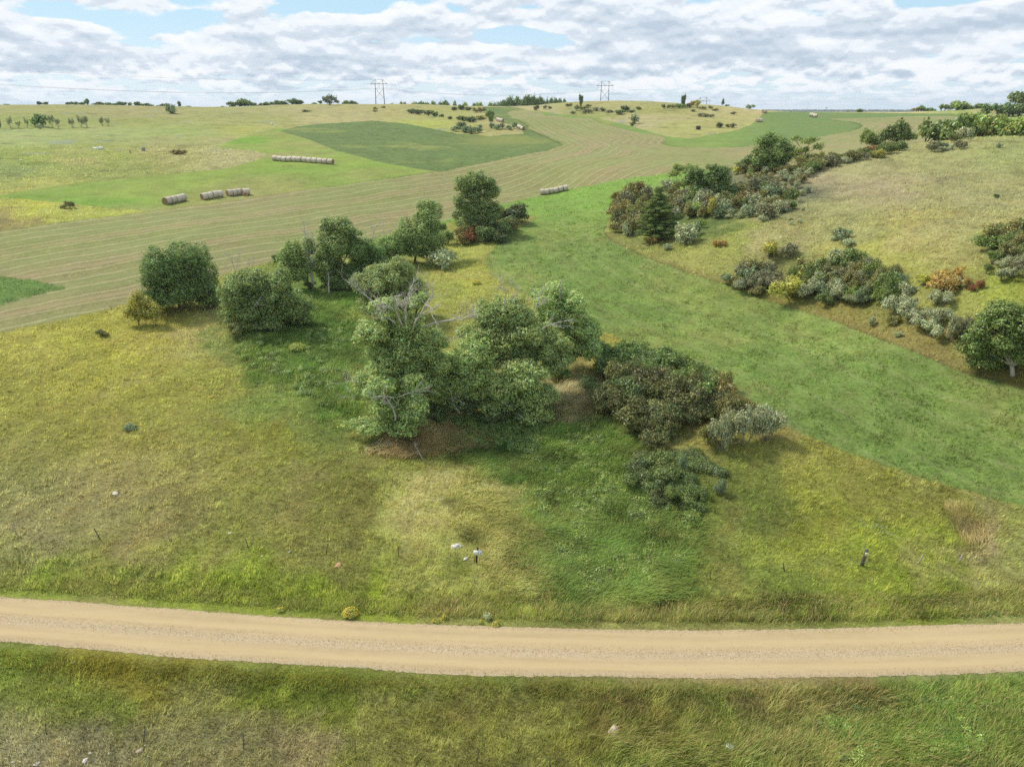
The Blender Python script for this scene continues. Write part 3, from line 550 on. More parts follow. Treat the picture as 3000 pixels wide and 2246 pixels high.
hero(985,842,[(955,690,32,46),(1012,682,40,38),(1032,720,26,36),(975,745,44,48),(952,795,36,44),(1000,800,30,36)],'willow','tallest dark tree in the clump right of the two tall dead trunks',leaf=(.32,.14),dead=[(960,690,-.2,.9,2.8,.06,2),(1000,680,.2,.9,2.4,.05,2)])
hero(1048,846,[(1062,742,38,44),(1092,785,38,42),(1045,802,40,40),(1108,748,24,34),(1075,825,40,22)],'elm','dark shady tree beneath the leaning bare trunk',leaf=(.32,.14))
hero(1142,778,[(1135,718,34,32),(1118,745,30,26),(1160,740,25,30)],'willow','low grey-green tree just right of the leaning bare trunk',leaf=(.32,.14))
hero(1215,768,[(1250,632,34,40),(1252,690,32,42),(1246,665,36,36),(1228,705,36,34),(1205,685,38,38),(1180,728,36,34),(1232,735,38,26)],'willow','conical leafy tree left of the silver-grey shrub on the yellow bank',leaf=(.34,.15))
hero(1403,692,[(1362,540,32,26),(1408,537,40,28),(1438,560,20,30),(1368,590,34,34),(1412,600,42,40),(1440,622,26,26),(1365,650,26,20),(1408,645,34,20)],'willow','tall lone willow against the stubble field, left of the row of six bales',leaf=(.38,.16),rc=.6,trunk_r=.35,dead=[(1415,640,.2,.6,2.2,.06,2)])
hero(1132,938,[(1140,800,56,40),(1090,838,44,50),(1150,868,50,50),(1105,902,40,34),(1202,852,34,46),(1180,900,34,34)],'willow_light','round pale willow standing behind the dead-topped willow')
hero(1172,1225,[(1132,903,44,32),(1226,886,30,27),(1096,984,50,40),(1215,972,60,38),(1178,1033,70,54),(1253,1018,48,50),(1125,1072,54,50),(1218,1095,60,46),(1085,1130,38,40),(1270,1060,44,44),(1285,1110,46,44),(1160,1130,50,44),(1235,1150,44,40),(1200,960,40,34)],'willow_light','big willow with a bleached dead top near the middle of the picture',trunk_r=.45,
     dead=[(1185,945,-.35,.9,4.4,.13,3),(1195,940,.1,1,4.6,.14,3),(1215,950,.5,.8,4.6,.13,3),(1250,945,1,.4,4.8,.12,3),(1165,935,-1,.35,4.2,.12,3),(1300,985,.9,.05,1.6,.05,2),(1062,1110,-.8,.5,1.6,.06,2),(1050,1160,-.7,.7,2.2,.05,3)])
hero(1168,1280,[(1125,1130,45,35),(1197,1128,40,30),(1210,1192,44,48),(1132,1195,46,46),(1092,1245,50,28),(1182,1240,50,30)],'willow_light','low willow with a grey snag, in front of the dead-topped willow',
     dead=[(1165,1215,-.15,1,3.0,.13,2),(1160,1150,-.9,.3,2.6,.07,2),(1170,1150,.8,.35,2.8,.06,2),(1120,1270,-.5,-.3,1.5,.04,2)])
hero(1645,1095,[(1624,868,50,36),(1675,915,45,42),(1600,915,40,40),(1705,958,42,44),(1718,1020,34,40),(1660,1010,54,50),(1640,950,50,44),(1590,960,40,40)],'willow_light','rearmost willow of the central clump, its crown rising highest on the right',trunk_r=.35,dead=[(1600,900,-.2,1,2.6,.06,3),(1640,870,.1,1,1.6,.04,2)])
hero(1532,1180,[(1494,899,44,30),(1432,932,50,42),(1395,985,48,44),(1522,928,50,40),(1559,980,58,50),(1504,997,56,46),(1613,1015,46,50),(1631,1062,42,34),(1450,985,50,44),(1470,1040,54,44),(1540,1045,50,40)],'willow_light','broad central willow between the dead-topped willow and the rearmost willow',trunk_r=.45,
     dead=[(1478,895,.15,1,3.0,.08,3),(1500,880,.6,.8,1.8,.05,2),(1580,960,.8,.7,3.4,.09,2),(1565,910,.1,1,2.2,.06,3)])
hero(1440,1218,[(1396,1033,50,38),(1358,1069,46,40),(1414,1090,46,44),(1394,1142,42,40),(1318,1090,48,50),(1310,1165,38,32),(1420,1180,40,26),(1340,1125,44,36),(1290,1120,34,36)],'willow_light','front left willow of the central clump with grey snags on its face',
     dead=[(1385,1120,-.2,1,1.8,.09,1),(1390,1125,-1,-.1,2.4,.07,2),(1350,1195,-.8,.8,1.6,.06,2),(1365,1170,-.9,.2,2.6,.05,2)])
hero(1540,1232,[(1522,1105,64,44),(1486,1142,54,44),(1562,1160,50,46),(1551,1212,46,38),(1544,1250,28,20),(1470,1185,44,26)],'willow_light','front right willow of the central clump, hanging over the dark green weeds',
     dead=[(1470,1160,.3,-.4,2.2,.06,2),(1520,1200,.5,-.5,2.0,.05,2)])
hero(2968,1098,[(2935,928,56,38),(2995,955,56,48),(2895,975,46,38),(2865,1020,40,36),(2960,1020,62,44),(3055,960,62,66),(3040,1040,50,40),(2890,1058,40,26)],'green','broad green tree with a pale trunk at the right edge above the alfalfa',leaf=(.3,.15),rc=.5,bark=M_DEAD,trunk_r=.28)
# ---- trees on the hill at the right
hero(2008,566,[(1988,494,20,12),(2024,499,22,14),(1972,512,16,8),(2000,540,24,14)],'bright','thin pale-leaved tree left of the spreading dark tree on the shrubby slope',leaf=(.4,.2),rc=.45,trunk_r=.12,cover=.8)
hero(2055,592,[(2038,520,26,30),(2052,562,34,26)],'elm','narrow dark tree leaning on the spreading tree on the shrubby slope',leaf=(.4,.18),rc=.6,trunk_r=.15)
hero(2086,590,[(2094,506,32,18),(2118,522,28,26),(2072,528,24,20),(2118,552,32,20),(2086,560,24,16)],'elm','spreading dark tree above the mixed thicket on the slope',leaf=(.4,.18),rc=.6,trunk_r=.2,cover=1.1)
hero(2262,505,[(2252,418,32,24),(2284,440,26,30),(2240,452,34,24),(2272,475,40,22),(2226,478,24,14)],'green','tallest green tree on the hill, in front of the stubble field',leaf=(.42,.2),rc=.7,trunk_r=.25)
hero(2212,500,[(2196,470,22,13),(2174,483,16,7),(2208,482,16,10)],'elm','low dark tree at the left foot of the tallest hill tree',leaf=(.4,.2),rc=.6,trunk_r=.12)
hero(2352,474,[(2332,408,15,7),(2374,414,24,9),(2396,430,14,9),(2338,442,20,11),(2334,459,22,9),(2365,440,10,8)],'bright','open-branched tree right of the tallest hill tree',leaf=(.42,.2),rc=.5,trunk_r=.16,cover=.75)

# ---- pine
def pine():
    x, y, z, D = Wp(1922, 706); root = thing('pine_tree', (x, y, z), 'dark conical pine tree standing at the lower left tip of the hillside thicket', 'pine tree'); mp = mpp(1910, 620, D); rng = np.random.default_rng(77)
    top = zat(1912, 545, D)-z; mb = MB(); limb(mb, (0, 0, -.3), (-.4, 0, top*.97), .24, .04, rng, 8, 9, .03); V = []; C = []; n = 0
    tiers = 15
    for i in range(tiers):
        f = i/(tiers-1); h = top*(.10+.86*f); R = 4.6*(1-f**1.35*.93)*(0.84+.25*rng.random()); R = max(R, .35); nb = int(10-5*f)
        for j in range(nb):
            th = j*2*pi/nb+i*1.3+rng.normal()*.25; Rb = R*rng.uniform(.72, 1.12); e = np.array([Rb*cos(th), Rb*sin(th), h+Rb*(.10+.12*f)+rng.normal()*.12]); s0 = np.array([-.4*f, 0, h]); limb(mb, s0, e, .05, .012, rng, 4, 5, .05)
            for q in range(max(int(Rb*3.2), 2)):
                g = rng.uniform(.3, 1.03); c = s0+(e-s0)*g+np.array([rng.normal()*.2, rng.normal()*.2, .08]); c[2] += -.18*(g-.5)**2
                V.append((*c, .52*(1.15-.3*g), .52*(1.15-.3*g), .16))
    Vv, F, C = leaf_cloud(V, .26, .05, .22, 1.3, rng, -.5, (0, 0, 0), bottom=-.9, cvar=.25, warm=.12, up=.3)
    mesh('crown', Vv, F, leafmat('pine'), root, col=C); mb.build('trunk', M_BARK, root)
pine()
# ---- dead trunks
def snag(px, py, tops, label, r=.16, lev=2, L=2.0, name='dead_tree', group=None):
    x, y, z, D = Wp(px, py); root = thing(name, (x, y, z), label, 'dead tree', group); rng = np.random.default_rng(int(px)*3+int(py)); mb = MB()
    for (tx, ty) in tops:
        tb = MB()
        a, yy, zz = dirs(tx, ty); hh = math.hypot(a, yy); e = (a/hh*D-x, yy/hh*D-y, H+D*zz/hh-z); P = limb(mb, (0, 0, -.2), e, r, r*.25, rng, 7, 9, .08)
        for j in range(7):
            k = rng.integers(3, 9); tb = MB(); bare(tb, P[k], (rng.normal(), rng.normal()*.5, .8), L*rng.uniform(.5, 1), r*.28, lev-1, rng, .6, 4, 3, .3); tb.build('branch', M_DEAD, root)
    mb.build('trunk', M_DEAD, root); return root
snag(918,850,[(890,672),(918,690)],'two tall grey dead trunks rising together left of the tallest dark tree',.17,3,2.4)
snag(963,862,[(964,800)],'short white dead stump in the grass in front of the dark clump',.2,2,.8,'dead_stump')
snag(1078,745,[(1106,655)],'dark bare trunk leaning right above the shady tree',.15,2,2.2)
snag(1108,745,[(1128,668)],'thin pale bare stem right of the leaning dark trunk',.07,2,1.8)
snag(690,800,[(672,742),(700,738)],'leafless grey shrub rising behind the rounded willow, the left one of two',.07,3,1.6,'dead_shrub')
snag(735,800,[(728,762),(745,765)],'leafless grey shrub behind the rounded willow, the lower right one of two',.06,3,1.2,'dead_shrub')
snag(1240,1345,[(1215,1305)],'bleached fallen branch lying in the pink-brown grass',.06,2,1.0,'dead_branch')

# ------------------------------------------------------------------ shrubs: prototypes of each kind, then copies
PROTO = {}; QUEUE = []
ORD13 = ['first','second','third','fourth','fifth','sixth','seventh','eighth','ninth','tenth','eleventh','twelfth','thirteenth']
def proto(kind, far, var, shape='shrub'):
    key = (kind, far, var, shape)
    if key in PROTO: return PROTO[key]
    rng = np.random.default_rng(abs(hash((kind, far, var, shape).__repr__())) % 99991 if False else sum(ord(c) for c in kind)*31+far*7+var*101+len(shape)*13)
    if shape == 'shrub':
        L = [(rng.normal()*.38, rng.normal()*.38, rng.uniform(.35, .72), rng.uniform(.36, .55), rng.uniform(.36, .55), rng.uniform(.28, .42)) for _ in range(6)]
        P = [dict(ll=.10, lw=.05, rc=.13), dict(ll=.15, lw=.08, rc=.16), dict(ll=.24, lw=.14, rc=.2)][far]; cov = [1.3, 1.2, 1.2][far]
    elif shape == 'vase':       # silver shrub on short bare stems, heads apart
        L = [(rng.normal()*.4, rng.normal()*.4, rng.uniform(.55, .95), rng.uniform(.24, .36), rng.uniform(.24, .36), rng.uniform(.26, .4)) for _ in range(6)]
        P = [dict(ll=.10, lw=.05, rc=.12), dict(ll=.15, lw=.07, rc=.14), dict(ll=.22, lw=.12, rc=.18)][far]; cov = 1.2
    else:                       # far tree on a short trunk
        L = [(rng.normal()*.32, rng.normal()*.32, rng.uniform(.42, .82), rng.uniform(.26, .42), rng.uniform(.26, .42), rng.uniform(.18, .3)) for _ in range(7)]
        P = [dict(ll=.09, lw=.045, rc=.11), dict(ll=.11, lw=.06, rc=.13), dict(ll=.17, lw=.10, rc=.16)][far]; cov = 1.3
    V, F, C = leaf_cloud(split_lobes(L, rng, 6, .5), P['ll'], P['lw'], P['rc'], cov*.55, rng, .1, (.1, 0, 0), bottom=-.6, cvar=.26, warm=.1)
    keep = np.repeat(V[::4, 2] > .03, 4); V = V[keep]; C = C[keep]; F = np.arange(len(V)).reshape(-1, 4)
    leaves = mesh('foliage', V, F, leafmat(kind), col=C, link=False)
    mb = MB()
    for (cx, cy, cz, rx, ry, rz) in L:
        P_ = limb(mb, (cx*.12, cy*.12, -.12), (cx, cy, cz), .03, .014, rng, 4, 4)
        for j in range(5 if far < 2 else 1):
            e = np.array([cx, cy, cz])+unit(rng.normal(size=3)+np.array([0, 0, .5]))*np.array([rx, ry, rz])*1.08; limb(mb, P_[2], e, .012, .005, rng, 3, 3)
    st = mb.build('stem', M_TWIG if kind in ('silver', 'grey', 'blue', 'brown', 'rust') else M_BARK, None, link=False)
    PROTO[key] = (leaves, st, 1.0); return PROTO[key]
RS = np.random.default_rng(99); USED = set()
def shrub(px, py, w, h, kind, label, group=None, D=None, shape='shrub', name='shrub', cat='shrub', sink=.05):
    """w,h: width and height in photo pixels, py its foot"""
    x, y, z, D = Wp(px, py) if D is None else Wd(px, D)
    mp = mpp(px, py, D); slant = math.hypot(D, H-z); foreshort = D/slant
    Wm = w*mp/1.7; Hm = (h*mp/max(foreshort, .6))
    far = 0 if D < 125 else (1 if D < 260 else 2)
    lv, st, _ = proto(kind, far, int(RS.integers(0, 3)), shape)
    root = thing(name, (x, y, z-sink), label, cat, group, RS.uniform(0, 6.28), (Wm, Wm*RS.uniform(.85, 1.1), max(Hm*.98, .15)))
    for s, nm in ((lv, 'crown' if shape == 'tree' else 'foliage'), (st, 'trunk' if shape == 'tree' else 'stem')):
        c = s.copy() if s.name in USED or True else s; c.name = nm; COL.objects.link(c); c.parent = root
    return root
def thicket(poly, n, kinds, w, h, group, labelf, seed=0, shape='shrub', D=None, gap=.55):
    rng = np.random.default_rng(500+seed); P = arr(poly); pts = []; tries = 0; ks, ws = zip(*kinds); ws = np.array(ws, float)/sum(ws)
    while len(pts) < n and tries < n*60:
        tries += 1; px = rng.uniform(P[:, 0].min(), P[:, 0].max()); py = rng.uniform(P[:, 1].min(), P[:, 1].max())
        if not pip(np.array([px]), np.array([py]), poly)[0]: continue
        if any(abs(px-q[0]) < w*gap and abs(py-q[1]) < h*gap*.5 for q in pts): continue
        pts.append((px, py))
    pts.sort(key=lambda q: q[1]); xs = [p[0] for p in pts]; ys = [p[1] for p in pts]
    def band(v, a, names):
        lo, hi = min(a), max(a)+1e-6; return names[min(int((v-lo)/(hi-lo)*len(names)), len(names)-1)]
    items = []
    for px, py in pts:
        k = ks[rng.choice(len(ks), p=ws)]; s = rng.uniform(.7, 1.35)
        hx = band(px, xs, ['far left', 'left', 'middle', 'right', 'far right'] if len(pts) > 14 else ['left', 'middle', 'right']); hy = band(py, ys, ['back', 'centre', 'front'] if len(pts) > 10 else ['back', 'front'])
        items.append([px, py, w*s*rng.uniform(.85, 1.2), h*s*rng.uniform(.85, 1.15), k, s, hx, hy])
    cnt = {}
    for it in items: cnt.setdefault((it[4], it[6], it[7]), []).append(it)
    for key, its in cnt.items():
        its.sort(key=lambda q: -q[5])
        words = ['']*1 if len(its) == 1 else (['larger ', 'smaller '] if len(its) == 2 else ['largest '] + (['large ', 'mid-sized ', 'smallish ', 'very small '][:len(its)-2] if len(its) > 3 else ['mid-sized ']) + ['smallest ']*8)
        for it, wd in zip(its, words):
            k = it[4]; base = labelf(k).replace('in the middle of the belt', 'in the belt'); lab = wd+base+', '+it[7]+' '+it[6]; lab = lab.replace('centre middle', 'centre').replace('back middle', 'middle back').replace('front middle', 'middle front')
            QUEUE.append((it[2]*it[3], it[0], it[1], it[2], it[3], k, lab, group+' ('+NICE[k]+')', D, shape))
NICE = dict(umber='dark brown-green', silver='silver-grey', blue='blue-grey', olive='olive green', green='mid green', bright='bright green', yellow='yellow-green', brown='brown', red='red-brown', orange='orange', grey='grey twiggy', dark='dark green', elm='deep green', willow='grey-green', willow_light='pale green', pine='pine green', rust='rusty brown', palegreen='pale green', yolk='yellow')
def LB(tail, noun='shrub'): return lambda k: NICE[k]+' '+noun+' '+tail

# hollow, behind and beside the willows
thicket([(1330,640),(1400,650),(1460,640),(1520,655),(1525,690),(1470,715),(1390,722),(1330,700)],16,[('olive',3),('dark',3),('elm',3),('green',2)],55,42,'shrubs round the foot of the lone willow',LB('at the foot of the lone willow'),1)
shrub(1352,716,46,46,'rust','rusty orange-brown shrub at the front left of the belt below the lone willow')
shrub(1378,712,34,40,'red','small red-leaved shrub right of the rusty shrub below the lone willow')
shrub(1450,705,50,30,'grey','grey leafless shrub at the dark front of the belt below the lone willow')
thicket([(1270,690),(1320,700),(1320,735),(1280,745),(1265,720)],5,[('willow',3),('green',1)],48,42,'shrubs between conical tree and lone willow',LB('between the conical tree and the lone willow'),2)
shrub(1296,782,78,56,'silver','silver-grey round shrub alone on the yellow bank, right of the conical tree')
shrub(440,902,30,30,'orange','small orange-red shrub between the yellow tree and the dark bushy tree')
shrub(636,880,52,70,'palegreen','bright yellow-green shrub between the dark bushy tree and rounded willow')
shrub(622,905,60,40,'green','dark green weedy shrub below the bright yellow-green shrub')
shrub(692,990,52,44,'brown','brownish shrub at the front left foot of the rounded willow')
shrub(815,778,40,34,'elm','dark small shrub behind the row, left of the two dead trunks')
shrub(838,770,26,30,'orange','orange-tinged shrub behind the row, beside the two dead trunks')
thicket([(880,835),(1100,835),(1100,850),(960,856),(880,848)],8,[('elm',3),('dark',2)],46,34,'undergrowth below the dark clump',LB('under the dark clump of trees'),3)
thicket([(1230,1120),(1330,1150),(1480,1190),(1560,1180),(1650,1090),(1660,1120),(1560,1230),(1400,1240),(1240,1215)],14,[('dark',3),('elm',3),('willow',1)],70,44,'undergrowth below the central willows',LB('beneath the central willows'),4)
# dark thicket at the right end of the hollow
thicket([(1760,1060),(1830,1045),(1900,1050),(1960,1085),(1980,1125),(1900,1125),(1820,1110),(1770,1115)],13,[('elm',4),('green',3)],80,56,'green shrubs on the far side of the dark thicket',LB('behind the dark brown-green thicket'),5)
thicket([(1735,1150),(1800,1115),(1900,1110),(1960,1135),(2020,1160),(2090,1190),(2050,1260),(2000,1290),(1930,1305),(1880,1295),(1850,1255),(1790,1240),(1745,1215)],44,[('umber',9),('dark',4),('brown',1)],84,58,'shrubs of the dark brown-green thicket',LB('in the dark thicket right of the willows'),6,gap=.36)
thicket([(1980,1120),(2060,1120),(2160,1180),(2180,1220),(2110,1240),(2020,1190)],10,[('green',3),('olive',3),('dark',2),('rust',1)],80,62,'shrubs along the top right edge of the dark thicket',LB('along the dark thicket upper edge'),7)
shrub(2126,1150,40,44,'blue','small blue-grey shrub behind the dark thicket at the alfalfa edge')
shrub(2110,1318,56,108,'silver','tall narrow silver shrub at the front of the dark thicket')
shrub(2180,1305,90,110,'silver','largest silver-grey shrub, right of the narrow silver one')
shrub(2245,1292,80,92,'silver','silver-grey shrub at the right tip of the dark thicket, above brown grass')
shrub(2190,1235,60,60,'rust','rusty shrub in among the silver shrubs at the thicket tip')
shrub(2070,1300,56,70,'olive','olive shrub squeezed left of the tall narrow silver shrub')
thicket([(1880,1370),(2000,1370),(2040,1480),(1990,1500),(1900,1460)],14,[('green',3),('elm',4),('dark',3)],60,34,'low leafy shrubs in the ditch below the dark thicket',LB('in the ditch below the dark thicket'),8)
shrub(2108,1448,34,44,'blue','little blue-grey sapling in the grass below the silver shrubs')
shrub(2000,1385,30,50,'blue','slim grey-green sapling in the weeds below the dark thicket')
shrub(380,1258,38,14,'blue','small blue-grey bush alone on the open left slope')
shrub(300,985,30,20,'olive','low dark tuft below the yellow tree')
# shrubs on the slope behind the pine
thicket([(1790,640),(1815,600),(1870,580),(1900,600),(1870,690),(1800,690)],16,[('brown',2),('rust',2),('grey',2),('silver',2),('olive',4)],42,46,'shrubs left of the pine',LB('in the mixed bushes left of the pine'),9)
shrub(1838,694,38,40,'silver','silver shrub low at the left foot of the pine')
shrub(1916,714,26,28,'orange','bright orange shrub at the foot of the pine')
shrub(1895,712,20,16,'yellow','yellow-green tuft at the foot of the pine')
thicket([(1950,560),(2010,560),(2040,590),(2140,575),(2180,560),(2300,560),(2340,600),(2300,640),(2220,650),(2100,635),(2030,640),(1960,650),(1970,600)],74,[('grey',4),('silver',5),('brown',2),('olive',7),('green',4),('rust',1),('blue',3)],36,34,'shrubs of the hillside thicket',LB('in the thicket behind the pine'),10,gap=.4)
shrub(1998,592,26,34,'red','brick-red bush left of the spreading dark tree')
shrub(2222,580,16,18,'red','tiny bright red bush near the middle of the hillside thicket')
shrub(2085,640,34,62,'yellow','tall yellow-green bush at the lower edge of the hillside thicket')
shrub(2103,625,16,26,'red','small reddish bush beside the tall yellow-green bush')
shrub(2045,628,50,36,'bright','bright green bush between the pine and the tall yellow-green bush')
thicket([(2140,550),(2180,500),(2340,500),(2400,480),(2380,530),(2330,560)],30,[('grey',3),('silver',4),('brown',1),('olive',6),('green',2)],32,24,'shrubs below the tallest hill tree',LB('below the tallest hill tree'),11)
thicket([(2140,505),(2300,490),(2420,470),(2420,485),(2320,512),(2160,520)],16,[('yellow',3),('olive',3),('brown',2),('rust',1),('grey',1)],38,26,'bushes at the feet of the hill trees',LB('at the feet of the hill trees'),12)
for i, (px, py, w, h) in enumerate(sorted([(2110,637,26,20),(2136,640,20,14),(2165,640,24,18),(2235,650,28,24),(2262,636,30,22),(2276,620,26,26),(2316,660,18,14),(2340,655,20,14),(2326,612,22,24),(2362,566,18,24),(2345,575,18,20),(2315,644,14,10),(2354,617,12,12)])):
    shrub(px, py, w, h, 'silver', ORD13[i]+' small silver shrub from the left on the open grass below the hillside thicket', 'scattered silver shrubs below the hillside thicket')
shrub(2008,718,74,62,'silver','big silver shrub right of the pine, alone on the grass'); shrub(2034,690,34,40,'blue','blue-grey shrub behind the big silver shrub near the pine')
shrub(1952,732,26,20,'silver','small silver bush left below the big silver shrub'); shrub(2055,670,20,28,'bright','little bright green bush above the big silver shrub')
shrub(2098,722,28,22,'orange','orange bush alone on the grass right of the big silver shrub'); shrub(2122,720,18,16,'orange','little orange bush touching the lone orange bush on its right')
shrub(2256,750,62,44,'yellow','fuzzy yellow-green bush on the slope above the lower shrub belt'); shrub(2312,752,56,38,'grey','grey-brown bush beside the fuzzy yellow-green bush')
shrub(2462,702,48,34,'blue','blue-grey bush high on the open hill'); shrub(2484,720,34,24,'silver','silver bush just below the blue-grey bush on the open hill'); shrub(2440,705,22,14,'silver','tiny silver bush left of the blue-grey bush on the open hill')
# lower shrub belt along the alfalfa
thicket([(2120,840),(2160,800),(2260,790),(2280,830),(2240,870),(2150,850)],14,[('silver',4),('grey',2),('blue',3),('olive',2)],44,38,'shrubs at the left end of the lower shrub belt',LB('at the belt left end'),13)
shrub(2318,868,96,70,'yellow','large yellow-olive bush in the left half of the lower shrub belt')
thicket([(2350,790),(2500,770),(2560,800),(2640,840),(2620,900),(2540,905),(2440,895),(2370,880),(2340,830)],42,[('silver',4),('grey',2),('green',6),('olive',5),('brown',1),('blue',3),('bright',2)],50,44,'shrubs of the lower shrub belt',LB('in the belt above the alfalfa'),14,gap=.42)
shrub(2440,885,60,60,'silver','silver-tipped bush at the front of the belt, right of the yellow-olive bush'); shrub(2585,890,70,90,'green','tall fresh green bush in the middle of the belt'); shrub(2498,890,36,50,'bright','bright green sapling at the front of the belt')
shrub(2362,795,16,22,'orange','small orange bush behind the yellow-olive bush'); shrub(2660,860,34,24,'blue','grey-blue cushion bush left of the big orange bush')
shrub(2756,852,100,66,'orange','big orange and yellow bush on the green slope'); shrub(2715,835,44,40,'yellow','olive-yellow bush at the left side of the big orange bush')
shrub(2832,846,24,30,'orange','vivid orange bush right of the big orange bush'); shrub(2850,852,20,20,'red','coral red bush, left one of the two reds at the right'); shrub(2872,846,22,28,'red','coral red bush, right one of the two reds at the right')
shrub(2756,895,52,46,'silver','bright silver bush below the big orange bush'); shrub(2635,925,70,62,'silver','silver bush at the alfalfa edge right of the tall green bush'); shrub(2672,950,66,44,'silver','wide silver bush at the alfalfa edge, lower of a pair')
shrub(2745,945,60,44,'silver','silver bush right of the wide silver bush'); shrub(2725,985,58,46,'silver','silver bush nearest the alfalfa below its twin'); shrub(2610,950,36,26,'olive','olive bush tucked under the silver pair')
shrub(2785,1000,44,70,'grey','grey leafless shrub left of the broad green tree'); shrub(2822,985,50,54,'grey','purple-grey twiggy shrub touching the broad green tree'); shrub(2845,1065,56,40,'grey','grey twiggy shrub at the foot of the broad green tree')
shrub(2548,956,22,28,'silver','little silver bush alone in the tan grass strip'); shrub(2630,985,20,14,'silver','tiny silver tuft in the tan grass strip')
thicket([(2880,790),(2930,760),(3010,770),(3060,800),(3060,850),(2960,845),(2900,820)],14,[('silver',4),('grey',3),('brown',2),('green',2)],52,40,'shrubs at the right edge above the broad tree',LB('on the slope above the broad tree'),15)
thicket([(2905,710),(2960,690),(3060,700),(3080,750),(2990,748),(2930,735)],12,[('olive',4),('green',3),('dark',2),('rust',1)],58,48,'dark bushes at the right edge on the hill',LB('in the dark hill patch'),16)
shrub(2805,842,44,30,'silver','silver bush behind the vivid orange bush'); shrub(2918,580,16,12,'dark','lone small dark bush on the open hill'); shrub(2925,433,16,13,'blue','lone small round bush near the crest')
# crest of the near hill
thicket([(2300,520),(2420,472),(2520,452),(2640,430),(2660,440),(2560,462),(2440,490),(2330,520)],34,[('grey',2),('silver',3),('olive',4),('brown',1),('green',4)],28,22,'bushes on the near hill crest',LB('on the near hill crest'),17)
shrub(2578,464,30,24,'yellow','rounded yellow-green bush on the crest'); shrub(2558,462,20,14,'grey','grey bush left of the rounded yellow-green bush on the crest'); shrub(2552,448,26,20,'red','dark red bush on the crest')
thicket([(2555,432),(2650,420),(2700,425),(2700,432),(2560,440)],9,[('green',4),('bright',2),('brown',1)],36,44,'green bushes in the draw behind the crest',LB('in the draw behind the crest'),18,D=256)
thicket([(2690,440),(2830,425),(2830,440),(2700,448)],9,[('silver',3),('grey',2),('blue',1)],22,18,'grey bushes on the crest left of the mound',LB('on the crest left of the grassy mound'),19)
thicket([(2700,420),(2780,400),(3080,400),(3080,425),(2800,428)],24,[('bright',5),('green',4),('yellow',1),('palegreen',2)],56,50,'leafy bushes behind the right crest',LB('massed behind the right crest'),20,D=262,gap=.35)
shrub(2925,405,40,64,'elm','dark round-headed tree standing above the leafy bushes behind the crest',D=266,shape='tree',name='tree',cat='tree')
shrub(2838,415,40,38,'silver','silver bush with spiky top beside the grassy mound on the crest',D=238); shrub(2792,418,24,28,'brown','brown bush left of the grassy mound on the crest')
# ------------------------------------------------------------------ far shrubs and trees
for i, (px, py, w, h) in enumerate([(33,376,14,28),(55,376,14,16),(80,376,12,26),(155,376,16,30),(172,376,16,22),(214,374,20,22),(238,374,18,28),(256,374,16,26),(302,370,12,22),(318,370,12,20)]):
    shrub(px, py, w, h, 'silver', ['first','second','third','fourth','fifth','sixth','seventh','eighth','ninth','tenth'][i]+' silver-grey bush from the left in the thin pasture row', 'row of silver bushes on the left pasture', shape='vase')
shrub(113,372,46,34,'elm','dark green round bush in the row of silver bushes on the left pasture'); shrub(119,378,16,18,'silver','silver bush in front of the dark green bush on the left pasture'); shrub(2,378,6,30,'grey','grey stem bush at the far left end of the pasture row')
shrub(502,333,28,24,'blue','round grey-blue bush on the skyline of the left ridge'); shrub(523,452,32,13,'rust','rust-brown bush on the straw-coloured knoll'); shrub(201,610,26,20,'brown','brown-gold bush at the edge of the bright green mown ground')
for i, (px, py, w, h) in enumerate([(895,328,24,7),(1098,321,12,7),(1100,327,14,4),(1123,316,12,5)]): shrub(px, py, w, h, 'olive', ['wide low olive bush alone on the ridge left of the first pylon','olive bush touching the left foot of the first pylon','flat olive bush just below the left foot of the first pylon','low bush behind the right leg of the first pylon'][i], 'low bushes on the ridge around the first pylon')
ORD = ['first', 'second', 'third', 'fourth', 'fifth', 'sixth', 'seventh', 'eighth', 'ninth', 'tenth', 'eleventh', 'twelfth', 'thirteenth', 'fourteenth', 'fifteenth', 'sixteenth']
def ordl(lab, i): return ORD[i]+' '+lab+', from the left'
def cl(pts, k, lab, grp, **kw):
    for i, (px, py, w, h) in enumerate(sorted(pts)): shrub(px, py, w, h, k, ordl(lab, i), grp, **kw)
cl([(1206,333,26,12),(1230,337,24,16),(1255,339,28,16),(1275,342,22,12),(1292,343,16,8)],'dark','grey-green bush in the upper row right of the first pylon','upper row of bushes right of the first pylon')
cl([(1330,324,18,9),(1352,322,26,12),(1372,324,22,9)],'dark','dark bush at the hill top beside the rusty bush','dark bushes at the hill top')
cl([(1318,350,12,8),(1345,352,18,12),(1360,355,22,12),(1378,358,24,14),(1390,356,16,10)],'dark','dark grey-green bush in the middle row above the dark field','middle row of bushes above the dark field')
cl([(1335,385,20,14),(1350,378,22,20),(1368,388,26,18),(1385,392,26,18),(1402,388,22,16),(1360,372,16,12),(1405,380,16,14)],'blue','blue-grey bush in the clump touching the dark green field','clump of blue-grey bushes at the dark field')
cl([(1440,376,18,14),(1455,380,18,14),(1470,378,18,16),(1490,380,18,12),(1507,378,12,18)],'blue','blue-grey bush in the row left of the stacked pale bales','bushes left of the stacked pale bales')
shrub(1405,330,26,14,'rust','reddish bush at the corner of the narrow green field strip'); shrub(1402,350,40,10,'olive','low flat olive bush left of the lone leaning tree')
shrub(1438,366,30,40,'green','lone leaning green tree on the small hill above the bales',shape='tree',name='tree',cat='tree')
cl([(1571,324,16,14),(1596,320,10,10),(1610,319,12,7),(1662,312,12,8),(1672,311,10,8)],'brown','brownish bush on the left shoulder of the middle hill','bushes on the left shoulder of the middle hill')
